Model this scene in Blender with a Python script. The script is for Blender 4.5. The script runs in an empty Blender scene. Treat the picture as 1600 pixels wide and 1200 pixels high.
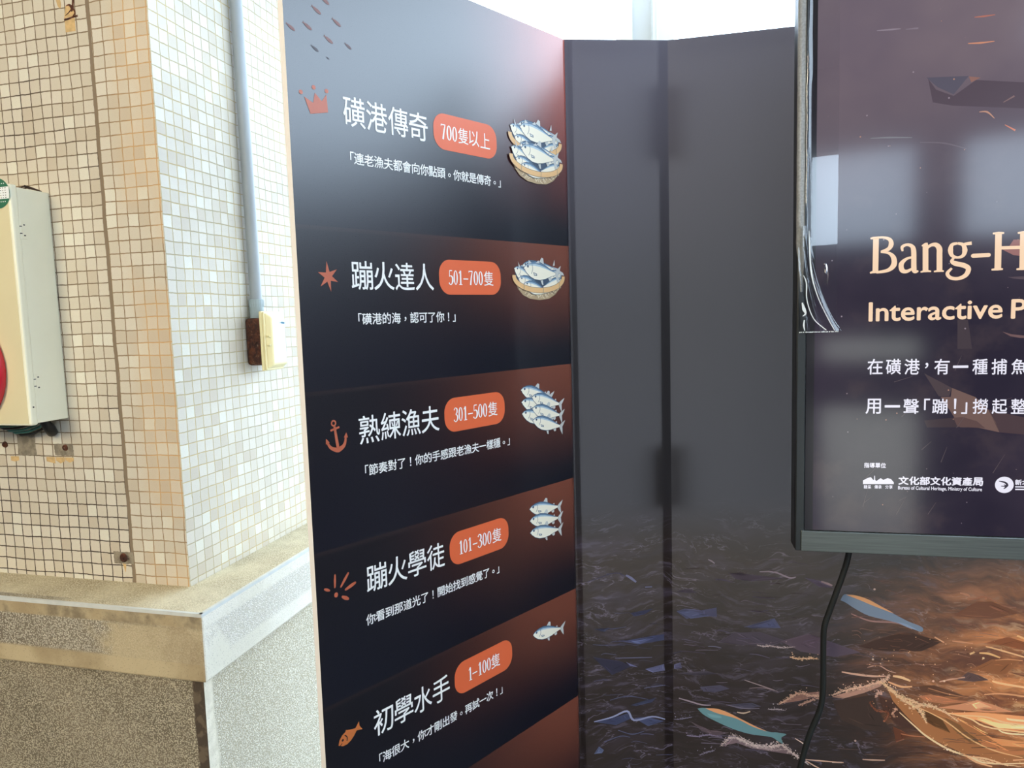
import bpy, bmesh, math, random
from mathutils import Vector, Matrix

random.seed(7)
scene = bpy.context.scene
col = scene.collection

# ------------------------------------------------------------------ camera
FPX, PITCH, ROLL, CAM_H = 1113.53, -0.09412406, -0.02950552, 1.55
FW = Vector((0, math.cos(PITCH), math.sin(PITCH)))
UP0 = Vector((0, -math.sin(PITCH), math.cos(PITCH)))
RT0 = Vector((1, 0, 0))
RT = RT0 * math.cos(ROLL) + UP0 * math.sin(ROLL)
UP = -RT0 * math.sin(ROLL) + UP0 * math.cos(ROLL)
CAM = Vector((0, 0, CAM_H))
cd = bpy.data.cameras.new('camera')
cd.sensor_width = 36.0
cd.lens = FPX / 1600 * 36.0
cd.clip_start = 0.02
cam = bpy.data.objects.new('camera', cd)
m = Matrix((RT, UP, -FW)).transposed().to_4x4()
m.translation = CAM
cam.matrix_world = m
col.objects.link(cam)
scene.camera = cam

# ------------------------------------------------------------------ daylight and exposure
W_STRENGTH = 7.5
world = bpy.data.worlds.new('overcast_sky')
scene.world = world
world.use_nodes = True
bg = world.node_tree.nodes['Background']
bg.inputs[0].default_value = (0.75, 0.93, 1.13, 1)
bg.inputs[1].default_value = W_STRENGTH
scene.view_settings.view_transform = 'Standard'
scene.view_settings.look = 'None'
scene.view_settings.exposure = 0.0
scene.view_settings.gamma = 1.0
scene.view_settings.use_curve_mapping = False


def area(name, loc, target, sx, sy, power, color):
    ld = bpy.data.lights.new(name, 'AREA')
    ld.shape = 'RECTANGLE'
    ld.size, ld.size_y = sx, sy
    ld.energy = power
    ld.color = color
    o = bpy.data.objects.new(name, ld)
    o.location = loc
    o.rotation_euler = (Vector(target) - Vector(loc)).to_track_quat('-Z', 'Y').to_euler()
    col.objects.link(o)
    return o


# added warm fill behind the viewer, tints and brightens the pillar's left face
area('warm_fill', (-1.9, -1.3, 2.9), (-0.8, 1.3, 1.3), 1.5, 1.5, 138, (1.0, 0.86, 0.60))

# ------------------------------------------------------------------ geometry helpers
def lin(r, g, b):
    f = lambda c: (c / 255 / 12.92) if c / 255 <= 0.04045 else ((c / 255 + 0.055) / 1.055) ** 2.4
    return (f(r), f(g), f(b), 1)


def ray(x, y):
    return FW + RT * ((x - 800) / FPX) - UP * ((y - 600) / FPX)


class Plane:
    """a vertical plane: u runs along d, v is the height, off goes along the normal towards the viewer's side"""
    def __init__(s, yaw, p):
        s.d = Vector((math.cos(yaw), math.sin(yaw), 0))
        s.n = Vector((s.d.y, -s.d.x, 0))
        s.p = Vector((p[0], p[1], 0))

    def w(s, u, v, off=0.0):
        return s.p + s.d * u + Vector((0, 0, v)) + s.n * off

    def uv(s, x, y, off=0.0):
        d = ray(x, y)
        t = ((s.p + s.n * off - CAM).dot(s.n)) / d.dot(s.n)
        q = CAM + d * t
        return ((q - s.p).dot(s.d), q.z)


class MB:
    """collects geometry in world coordinates and links it as ONE mesh object"""
    def __init__(s):
        s.v, s.f, s.m, s.uv, s.sm = [], [], [], [], []

    def face(s, pts, mat=0, uv=None, smooth=False):
        b = len(s.v)
        s.v += [Vector(p) for p in pts]
        s.f.append(list(range(b, b + len(pts))))
        s.m.append(mat)
        s.uv.append(uv)
        s.sm.append(smooth)

    def grid(s, rows, mat=0, smooth=True, close=False, uvs=None):
        b = len(s.v)
        nr, nc = len(rows), len(rows[0])
        for r in rows:
            s.v += [Vector(p) for p in r]
        for i in range(nr - 1):
            for j in range(nc if close else nc - 1):
                k = (j + 1) % nc
                s.f.append([b + i * nc + j, b + i * nc + k, b + (i + 1) * nc + k, b + (i + 1) * nc + j])
                s.m.append(mat)
                s.sm.append(smooth)
                s.uv.append([uvs[i][j], uvs[i][k], uvs[i + 1][k], uvs[i + 1][j]] if uvs else None)

    def box(s, pl, u0, u1, v0, v1, o0, o1, mat=0, bev=0.0):
        """box between plane coordinates, edges rounded by bev"""
        bm = bmesh.new()
        vs = [bm.verts.new(pl.w(u, v, o)) for o in (o0, o1) for v in (v0, v1) for u in (u0, u1)]
        for q in ((0, 1, 3, 2), (4, 6, 7, 5), (0, 4, 5, 1), (2, 3, 7, 6), (0, 2, 6, 4), (1, 5, 7, 3)):
            bm.faces.new([vs[i] for i in q])
        bmesh.ops.recalc_face_normals(bm, faces=bm.faces)
        if bev > 0:
            bmesh.ops.bevel(bm, geom=list(bm.edges), offset=bev, segments=2, affect='EDGES', profile=0.5)
        s.add_bm(bm, mat, smooth=False)

    def add_bm(s, bm, mat=0, smooth=False):
        b = len(s.v)
        bm.verts.index_update()
        s.v += [v.co.copy() for v in bm.verts]
        for f in bm.faces:
            s.f.append([b + v.index for v in f.verts])
            s.m.append(mat)
            s.uv.append(None)
            s.sm.append(smooth)
        bm.free()

    def tube(s, pts, r, mat=0, n=14, cap=True):
        pts = [Vector(p) for p in pts]
        rows = []
        for i, p in enumerate(pts):
            a = pts[max(i - 1, 0)]
            c = pts[min(i + 1, len(pts) - 1)]
            t = (c - a).normalized()
            x = t.cross(Vector((0.31, 0.95, 0.12))).normalized()
            y = t.cross(x)
            rr = r[i] if isinstance(r, (list, tuple)) else r
            rows.append([p + (x * math.cos(2 * math.pi * k / n) + y * math.sin(2 * math.pi * k / n)) * rr for k in range(n)])
        s.grid(rows, mat, True, True)
        if cap:
            s.face(rows[0][::-1], mat)
            s.face(rows[-1], mat)

    def poly(s, pl, pts, off, mat=0):
        """flat printed shape on a plane"""
        a = sum(pts[i][0] * pts[(i + 1) % len(pts)][1] - pts[(i + 1) % len(pts)][0] * pts[i][1] for i in range(len(pts)))
        if a < 0:
            pts = pts[::-1]
        s.face([pl.w(u, v, off) for u, v in pts], mat)

    def stroke(s, pl, pts, wid, off, mat=0, sub=5, round_ends=False):
        """ribbon of changing width along a smooth line"""
        if not isinstance(wid, (list, tuple)):
            wid = [wid] * len(pts)
        P, Wd = smooth_line(pts, wid, sub) if sub > 1 and len(pts) > 2 else (pts, wid)
        Lp, Rp = [], []
        for i, p in enumerate(P):
            a, c = P[max(i - 1, 0)], P[min(i + 1, len(P) - 1)]
            tx, ty = c[0] - a[0], c[1] - a[1]
            l = math.hypot(tx, ty) or 1
            nx, ny = -ty / l, tx / l
            Lp.append((p[0] + nx * Wd[i] / 2, p[1] + ny * Wd[i] / 2))
            Rp.append((p[0] - nx * Wd[i] / 2, p[1] - ny * Wd[i] / 2))
        rows = [[pl.w(q[0], q[1], off) for q in Rp], [pl.w(q[0], q[1], off) for q in Lp]]
        s.grid(rows, mat, False)
        if round_ends:
            for e in (0, -1):
                s.disc(pl, P[e][0], P[e][1], Wd[e] / 2, off, mat, 10)

    def disc(s, pl, u, v, r, off, mat=0, n=24, r2=None):
        s.face([pl.w(u + r * math.cos(2 * math.pi * k / n), v + (r2 or r) * math.sin(2 * math.pi * k / n), off) for k in range(n)], mat)

    def build(s, name, mats, parent=None, solid=0.0, kind=None):
        o0 = root_loc(parent) if parent else Vector((0, 0, 0))
        me = bpy.data.meshes.new(name)
        me.from_pydata([v - o0 for v in s.v], [], s.f)
        for mt in (mats if isinstance(mats, (list, tuple)) else [mats]):
            me.materials.append(mt)
        me.polygons.foreach_set('material_index', s.m)
        me.polygons.foreach_set('use_smooth', s.sm)
        if any(u is not None for u in s.uv):
            lay = me.uv_layers.new(name='UVMap')
            for p, u in zip(me.polygons, s.uv):
                if u:
                    for li, c in zip(p.loop_indices, u):
                        lay.data[li].uv = c
        me.update()
        o = bpy.data.objects.new(name, me)
        col.objects.link(o)
        if parent:
            o.parent = parent
        if solid:
            md = o.modifiers.new('thickness', 'SOLIDIFY')
            md.thickness = solid
            md.offset = 0
        if kind:
            o['kind'] = kind
        return o


def smooth_line(pts, wid, sub):
    P, Wd = [], []
    n = len(pts)
    for i in range(n - 1):
        p0, p1, p2, p3 = pts[max(i - 1, 0)], pts[i], pts[i + 1], pts[min(i + 2, n - 1)]
        for k in range(sub):
            t = k / sub
            f = lambda a, b, c, d: 0.5 * ((2 * b) + (-a + c) * t + (2 * a - 5 * b + 4 * c - d) * t * t + (-a + 3 * b - 3 * c + d) * t ** 3)
            P.append((f(p0[0], p1[0], p2[0], p3[0]), f(p0[1], p1[1], p2[1], p3[1])))
            Wd.append(wid[i] * (1 - t) + wid[i + 1] * t)
    P.append(pts[-1])
    Wd.append(wid[-1])
    return P, Wd


def root_loc(o):
    v = Vector((0, 0, 0))
    while o:
        v += o.location
        o = o.parent
    return v


def thing(name, label, cat, loc, group=None):
    o = bpy.data.objects.new(name, None)
    o.empty_display_size = 0.1
    o.location = loc
    col.objects.link(o)
    o['label'], o['category'], o['kind'] = label, cat, 'thing'
    if group:
        o['group'] = group
    return o


def tag(o, label, cat, group=None):
    o['label'], o['category'], o['kind'] = label, cat, 'thing'
    if group:
        o['group'] = group
    return o


# lettering: the built-in font, read as flat outlines
def glyphs(text):
    cu = bpy.data.curves.new('t', 'FONT')
    cu.body = text
    cu.size = 1.0
    cu.resolution_u = 4
    o = bpy.data.objects.new('t', cu)
    col.objects.link(o)
    bpy.context.view_layer.update()
    dg = bpy.context.evaluated_depsgraph_get()
    me = bpy.data.meshes.new_from_object(o.evaluated_get(dg))
    vs = [(v.co.x, v.co.y) for v in me.vertices]
    fs = [list(p.vertices) for p in me.polygons]
    bpy.data.objects.remove(o)
    bpy.data.curves.remove(cu)
    bpy.data.meshes.remove(me)
    return vs, fs


def letter(mb, pl, text, u0, u1, v0, v1, off, mat=0, bold=0.0, quad=None):
    """fits the lettering's own outline box into u0..u1, v0..v1 (v None = keep the proportions)"""
    vs, fs = glyphs(text)
    if not vs:
        return
    x0, x1 = min(p[0] for p in vs), max(p[0] for p in vs)
    y0, y1 = min(p[1] for p in vs), max(p[1] for p in vs)
    sx = (u1 - u0) / (x1 - x0)
    sy = sx if v1 is None else (v1 - v0) / (y1 - y0)
    e = bold
    for i, (ex, ey) in enumerate(((0, 0), (e, 0), (-e, 0), (0, e), (0, -e)) if e else ((0, 0),)):
        b = len(mb.v)
        for x, y in vs:
            mb.v.append(pl.w(u0 + (x - x0 + ex) * sx, v0 + (y - y0 + ey) * sy, off + i * 0.00003))
        for f in fs:
            mb.f.append([b + k for k in f])
            mb.m.append(mat)
            mb.uv.append(None)
            mb.sm.append(False)


# ------------------------------------------------------------------ material helpers
class NT:
    def __init__(s, name):
        s.mat = bpy.data.materials.new(name)
        s.mat.use_nodes = True
        s.t = s.mat.node_tree
        s.b = s.t.nodes['Principled BSDF']
        s.out = s.t.nodes['Material Output']

    def node(s, kind, **kw):
        n = s.t.nodes.new(kind)
        for k, v in kw.items():
            setattr(n, k, v)
        return n

    def put(s, sock, v):
        if hasattr(v, 'links') or isinstance(v, bpy.types.NodeSocket):
            s.t.links.new(v, sock)
        else:
            sock.default_value = v

    def math(s, op, a, b=0.0, c=0.0, clamp=False):
        n = s.node('ShaderNodeMath', operation=op, use_clamp=clamp)
        s.put(n.inputs[0], a)
        s.put(n.inputs[1], b)
        s.put(n.inputs[2], c)
        return n.outputs[0]

    def ramp(s, x, a, b, lo=0.0, hi=1.0):
        n = s.node('ShaderNodeMapRange', interpolation_type='SMOOTHSTEP')
        s.put(n.inputs[0], x)
        n.inputs[1].default_value, n.inputs[2].default_value = a, b
        n.inputs[3].default_value, n.inputs[4].default_value = lo, hi
        return n.outputs[0]

    def mix(s, f, a, b, mode='MIX'):
        n = s.node('ShaderNodeMix', data_type='RGBA', blend_type=mode)
        s.put(n.inputs[0], f)
        s.put(n.inputs[6], a)
        s.put(n.inputs[7], b)
        return n.outputs[2]

    def mixf(s, f, a, b):
        n = s.node('ShaderNodeMix', data_type='FLOAT')
        s.put(n.inputs[0], f)
        s.put(n.inputs[2], a)
        s.put(n.inputs[3], b)
        return n.outputs[0]

    def uv(s):
        n = s.node('ShaderNodeUVMap')
        x = s.node('ShaderNodeSeparateXYZ')
        s.t.links.new(n.outputs[0], x.inputs[0])
        return n.outputs[0], x.outputs[0], x.outputs[1]

    def obj(s):
        return s.node('ShaderNodeTexCoord').outputs['Object']

    def xyz(s, x, y, z=0.0):
        n = s.node('ShaderNodeCombineXYZ')
        s.put(n.inputs[0], x)
        s.put(n.inputs[1], y)
        s.put(n.inputs[2], z)
        return n.outputs[0]

    def noise(s, vec, scale, detail=3.0, rough=0.5, dist=0.0):
        n = s.node('ShaderNodeTexNoise')
        s.put(n.inputs['Vector'], vec)
        n.inputs['Scale'].default_value = scale
        n.inputs['Detail'].default_value = detail
        n.inputs['Roughness'].default_value = rough
        n.inputs['Distortion'].default_value = dist
        return n.outputs[0]

    def bump(s, h, strength=0.3, dist=0.001):
        n = s.node('ShaderNodeBump')
        s.put(n.inputs['Height'], h)
        n.inputs['Strength'].default_value = strength
        n.inputs['Distance'].default_value = dist
        s.t.links.new(n.outputs[0], s.b.inputs['Normal'])

    def set(s, **kw):
        for k, v in kw.items():
            s.put(s.b.inputs[k.replace('_', ' ')], v)
        return s


def plain(name, color, rough=0.5, metal=0.0, spec=0.5, vary=0.0, scale=30):
    n = NT(name)
    c = color
    if vary:
        k = n.ramp(n.noise(n.obj(), scale, 4), 0.3, 0.7)
        c = n.mix(k, tuple(x * (1 - vary) for x in color[:3]) + (1,), tuple(min(1, x * (1 + vary)) for x in color[:3]) + (1,))
    n.set(Base_Color=c, Roughness=rough, Metallic=metal)
    n.b.inputs['Specular IOR Level'].default_value = spec
    return n.mat


def tile_material(name, left):
    n = NT(name)
    vec, u, v = n.uv()
    wob = n.noise(n.xyz(u, v), 14, 2)
    wob2 = n.noise(n.xyz(v, u, 3.0), 14, 2)
    fine = n.noise(n.xyz(u, v, 7.0), 120, 2)
    wu = n.math('MULTIPLY', n.math('ADD', n.math('SUBTRACT', wob, 0.5), n.math('MULTIPLY', n.math('SUBTRACT', fine, 0.5), 0.35)), 0.22)
    wv = n.math('MULTIPLY', n.math('ADD', n.math('SUBTRACT', wob2, 0.5), n.math('MULTIPLY', n.math('SUBTRACT', fine, 0.5), 0.35)), 0.22)
    cell = lambda x, o, p: n.math('DIVIDE', n.math('SUBTRACT', x, o), p)
    if left:
        side = n.math('GREATER_THAN', u, -0.136)
        cu = n.mixf(side, cell(u, -0.1393, 0.0253), cell(u, -0.004, 0.0257))
        cv = n.mixf(side, cell(v, 1.3104, 0.0255), cell(v, 1.1896, 0.0254))
    else:
        side = None
        cu = cell(u, 0.0, 0.0253)
        cv = cell(v, 1.1839, 0.02546)
    cu = n.math('ADD', cu, wu)
    cv = n.math('ADD', cv, wv)
    du = n.math('ABSOLUTE', n.math('SUBTRACT', n.math('FRACT', cu), 0.5))
    dv = n.math('ABSOLUTE', n.math('SUBTRACT', n.math('FRACT', cv), 0.5))
    dd = n.math('MAXIMUM', du, dv)
    g = n.ramp(dd, 0.442, 0.472)                                  # 1 in the grout
    rnd = n.node('ShaderNodeTexWhiteNoise')
    n.put(rnd.inputs['Vector'], n.xyz(n.math('FLOOR', cu), n.math('FLOOR', cv), side if left else 5.0))
    r = rnd.outputs['Value']
    base = n.mix(r, lin(203, 194, 176), lin(218, 211, 196))
    base = n.mix(n.math('GREATER_THAN', r, 0.90), base, lin(222, 218, 203))
    base = n.mix(n.math('LESS_THAN', r, 0.10), base, lin(201, 190, 171))
    speck = n.noise(vec, 700, 2)
    base = n.mix(n.ramp(speck, 0.52, 0.75, 0, 0.28), base, lin(150, 135, 110))
    big = n.noise(vec, 5.0, 3)
    if left:
        joint = n.math('MULTIPLY', n.math('GREATER_THAN', u, -0.1396), n.math('LESS_THAN', u, -0.1327))
        rust = n.math('MULTIPLY', n.ramp(u, -0.12, -0.06), n.ramp(big, 0.30, 0.50))
        dark = n.ramp(n.math('ADD', big, n.ramp(v, 1.35, 1.05, 0, 0.30)), 0.45, 0.75)
        gl = n.mix(dark, lin(134, 116, 92), lin(66, 54, 46))
        grout = n.mix(side, gl, n.mix(rust, lin(146, 124, 96), lin(206, 168, 120)))
        base = n.mix(n.math('MULTIPLY', rust, 0.22), base, lin(205, 165, 112))
        g = n.math('MAXIMUM', g, joint)
        grout = n.mix(joint, grout, lin(134, 118, 98))
    else:
        grout = n.mix(n.ramp(big, 0.35, 0.65), lin(180, 168, 136), lin(204, 182, 132))
    c = n.mix(g, base, grout)
    n.set(Base_Color=c, Roughness=n.mixf(g, 0.42, 0.9))
    n.bump(n.math('SUBTRACT', n.math('MULTIPLY', speck, 0.15), g), 0.5, 0.0012)
    return n.mat


def pebble_material(name, light, dark, scale=330, bands=False, worn=0.5):
    n = NT(name)
    vec = n.obj()
    vo = n.node('ShaderNodeTexVoronoi')
    n.put(vo.inputs['Vector'], vec)
    vo.inputs['Scale'].default_value = scale
    d = vo.outputs['Distance']
    hue = n.node('ShaderNodeSeparateColor')
    n.put(hue.inputs[0], vo.outputs['Color'])
    peb = n.ramp(d, 0.30, 0.55, 1, 0)
    stone = n.mix(hue.outputs[0], tuple(0.72 * x for x in light[:3]) + (1,), light)
    worn_n = n.noise(vec, 7, 4)
    k = n.math('MULTIPLY', peb, n.ramp(worn_n, 0.3, 0.6, 1.0, 0.55))
    big = n.noise(vec, 3.5, 4)
    dk = n.mix(n.ramp(big, 0.35, 0.65), dark, tuple(min(1, 1.5 * x) for x in dark[:3]) + (1,))
    c = n.mix(k, dk, stone)
    n.set(Base_Color=c, Roughness=0.85)
    n.bump(peb, 0.6, 0.0015)
    return n.mat


def cement_material(name, a, b, scale=9):
    n = NT(name)
    vec = n.obj()
    k = n.ramp(n.noise(vec, scale, 6, 0.6), 0.35, 0.65)
    sp = n.ramp(n.noise(vec, 420, 2), 0.60, 0.72)
    n.set(Base_Color=n.mix(n.math('MULTIPLY', sp, 0.45), n.mix(k, a, b), tuple(0.35 * x for x in a[:3]) + (1,)), Roughness=0.85)
    n.bump(n.noise(vec, 300, 3), 0.3, 0.001)
    return n.mat


def rust_material(name):
    n = NT(name)
    vec = n.obj()
    k = n.ramp(n.noise(vec, 90, 6, 0.65), 0.35, 0.7)
    k2 = n.ramp(n.noise(vec, 160, 3), 0.60, 0.75)
    c = n.mix(k, lin(52, 26, 20), lin(112, 62, 36))
    n.set(Base_Color=n.mix(n.math('MULTIPLY', k2, 0.7), c, lin(150, 120, 100)), Roughness=0.8)
    n.bump(k, 0.8, 0.002)
    return n.mat


# ------------------------------------------------------------------ the planes things stand on
YL, Y1, Y2, Y3, YT = -0.25272541, 0.81501234, 0.09967687, -0.21861593, -0.22525515
CORNER = (-0.6695, 1.4127)
L = Plane(YL, CORNER)                       # shaded face of the pillar, u < 0
R = Plane(YL + math.pi / 2, CORNER)         # daylit face of the pillar, u > 0
P1 = Plane(Y1, (0.13776, 1.59672))          # rank board, u < 0
P2 = Plane(Y2, (0.13776, 1.59672))          # middle backdrop panel, u > 0
P2W = 0.2252
P3 = Plane(Y3, (0.36162, 1.61912))          # right backdrop panel, u > 0
P3W = 2.30
T = Plane(YT, (0.54175, 1.33112))           # front of the television
FLOOR = Plane(0.0, (0, 0))

# ------------------------------------------------------------------ colours
CREAM = lin(226, 220, 190)
m_floor = cement_material('floor_cement', lin(62, 60, 58), lin(80, 78, 74), 2.5)
m_ceiling = plain('ceiling_paint', lin(150, 146, 150), 0.9, vary=0.05, scale=2)
m_wall = plain('wall_paint', lin(96, 88, 92), 0.9, vary=0.06, scale=3)
m_white = plain('white_frame_paint', lin(202, 205, 204), 0.5)
m_ivory = plain('ivory_frame_paint', lin(206, 204, 184), 0.5)
m_tileL = tile_material('mosaic_tile_shaded_side', True)
m_tileR = tile_material('mosaic_tile_daylit_side', False)
m_cream = plain('cream_enamel', lin(240, 238, 214), 0.42, vary=0.02, scale=8)
m_cream2 = plain('cream_door_enamel', lin(220, 210, 172), 0.42, vary=0.02, scale=8)
m_red = plain('red_plastic', lin(190, 28, 48), 0.25)
m_black = plain('black_plastic', lin(22, 24, 26), 0.45)
m_rust = rust_material('rusty_steel')
m_pipe = plain('grey_pvc', lin(160, 167, 170), 0.38, vary=0.03, scale=12)
m_pipe2 = plain('grey_pvc_coupling', lin(164, 178, 180), 0.55, vary=0.05, scale=60)
m_ivoryp = plain('ivory_plastic', lin(240, 228, 176), 0.35)
m_paper = plain('white_label', lin(238, 242, 244), 0.6)
m_blue = plain('blue_ink', lin(70, 120, 140), 0.6)
m_green = plain('green_ink', lin(40, 108, 80), 0.5)
m_ink = plain('black_ink', lin(50, 46, 44), 0.6)
m_teal = plain('teal_wire', lin(46, 96, 92), 0.4)
m_edge = plain('white_board_core', lin(250, 246, 243), 0.6)

# ------------------------------------------------------------------ the setting
XY = lambda x0, x1, y0, y1, z0, z1, mb, mat=0: mb.box(FLOOR, x0, x1, z0, z1, -y1, -y0, mat)
mb = MB()
XY(-14, 14, -2.42, 16, -0.1, 0.0, mb)
XY(-30, 30, -60, -2.42, -0.1, 0.0, mb, 1)
mb.build('floor', [m_floor, cement_material('pale_yard', lin(206, 190, 164), lin(218, 204, 180), 2)], kind='structure')
mb = MB()
XY(-5, 1.5, -2.42, 2.7, 3.05, 3.15, mb)
XY(-5, 1.5, -0.6, -0.45, 2.97, 3.05, mb)
mb.build('ceiling', m_ceiling, kind='structure')
mb = MB()
WB0, WB1 = -2.42, -2.30
XY(-5, 2.6, WB0, WB1, 2.53, 3.05, mb)
XY(-5, 2.6, WB0, WB1, 1.345, 1.95, mb)
XY(-5, 0.43, WB0, WB1, 0.0, 1.345, mb)
XY(1.00, 2.6, WB0, WB1, 0.0, 1.345, mb)
XY(0.43, 1.00, WB0, WB1, 0.90, 1.205, mb)
for x0, x1 in ((-5, -0.6), (-0.05, 0.12), (0.345, 0.392), (0.95, 1.20), (2.0, 2.6)):
    XY(x0, x1, WB0, WB1, 1.95, 2.53, mb)
mb.build('wall_back', m_wall, kind='structure')
mb = MB(); XY(-5.1, -5.0, -2.42, 2.7, 0.0, 3.05, mb); mb.build('wall_left', m_wall, kind='structure')
mb = MB(); XY(2.75, 2.87, -2.42, 1.0, 0.0, 2.40, mb); mb.build('glare_block_right', m_wall, kind='structure')  # added dark wall out of view, its height cuts the board's glare
# window frame far behind the panels
mb = MB()
xa, xb, wy = 0.493, 0.712, 3.14
XY(xa, xa + 0.05, wy - 0.06, wy + 0.06, 0, 3.0, mb, 1)
XY(xa + 0.05, xb - 0.085, wy - 0.02, wy + 0.06, 0, 3.0, mb, 0)
XY(xb - 0.085, xb, wy - 0.07, wy + 0.06, 0, 3.0, mb, 0)
XY(xb - 0.072, xb - 0.064, wy - 0.074, wy - 0.069, 0, 3.0, mb, 1)
XY(-2.6, 6.0, wy - 0.05, wy + 0.05, 2.93, 3.0, mb, 0)
XY(-2.6, xa, wy - 0.04, wy + 0.04, 0, 0.08, mb, 0)
XY(xb, 6.0, wy - 0.04, wy + 0.04, 0, 0.08, mb, 0)
XY(-2.6, -2.5, wy - 0.05, wy + 0.05, 0, 3.0, mb, 0)
XY(5.9, 6.0, wy - 0.05, wy + 0.05, 0, 3.0, mb, 0)
win = mb.build('window_1', [m_white, m_ivory], kind='structure')
ng = NT('window_glass')
tr = ng.node('ShaderNodeBsdfTransparent')
gl = ng.node('ShaderNodeBsdfGlossy')
gl.inputs['Roughness'].default_value = 0.02
fr = ng.node('ShaderNodeFresnel')
fr.inputs[0].default_value = 1.25
mx = ng.node('ShaderNodeMixShader')
ng.t.links.new(fr.outputs[0], mx.inputs[0])
ng.t.links.new(tr.outputs[0], mx.inputs[1])
ng.t.links.new(gl.outputs[0], mx.inputs[2])
ng.t.links.new(mx.outputs[0], ng.out.inputs[0])
for a, b in ((-2.5, xa), (xb, 5.9)):
    mb = MB(); XY(a, b, wy - 0.003, wy + 0.003, 0.08, 2.93, mb)
    mb.build('window_pane', ng.mat, win)

# ------------------------------------------------------------------ tiled pillar
PW = 1.05
LEDGE, Z0, Z1 = 0.117, 0.887, 1.02
PED = 0.087
base = Vector((CORNER[0], CORNER[1], 0)) - L.d * PW / 2 + R.d * PW / 2
pillar = thing('tiled_pillar', 'square pillar clad in small cream mosaic tiles above a pebble-dashed ledge and base', 'pillar', base)


def four_sides(mb, out, z0, z1, mats, topmat=None, botmat=None, bands=None):
    """prism around the pillar, faces carry u (from the near corner) and height"""
    c = Vector((CORNER[0], CORNER[1], 0)) + L.n * out + R.n * out
    a = c - L.d * (PW + 2 * out)
    b = c + R.d * (PW + 2 * out)
    d = a + R.d * (PW + 2 * out)
    w = PW + 2 * out
    for zz0, zz1, k in (bands or [(z0, z1, 0)]):
        for p, q, ua, ub, mm in ((a, c, -w, 0, mats[0]), (c, b, 0, w, mats[1]), (b, d, 0, w, mats[1]), (d, a, 0, w, mats[1])):
            mb.face([p + Vector((0, 0, zz0)), q + Vector((0, 0, zz0)), q + Vector((0, 0, zz1)), p + Vector((0, 0, zz1))],
                    mm + k, [(ua, zz0), (ub, zz0), (ub, zz1), (ua, zz1)])
    up = Vector((0, 0, z1)); dn = Vector((0, 0, z0))
    if topmat is not None:
        mb.face([a + up, c + up, b + up, d + up], topmat, [(-w, 0), (0, 0), (0, w), (-w, w)])
    if botmat is not None:
        mb.face([a + dn, d + dn, b + dn, c + dn], botmat, [(-w, 0), (-w, w), (0, w), (0, 0)])


mb = MB()
four_sides(mb, 0.0, Z1 - 0.002, 3.0, (0, 1))
mb.build('tiled_shaft', [m_tileL, m_tileR], pillar)


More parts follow.
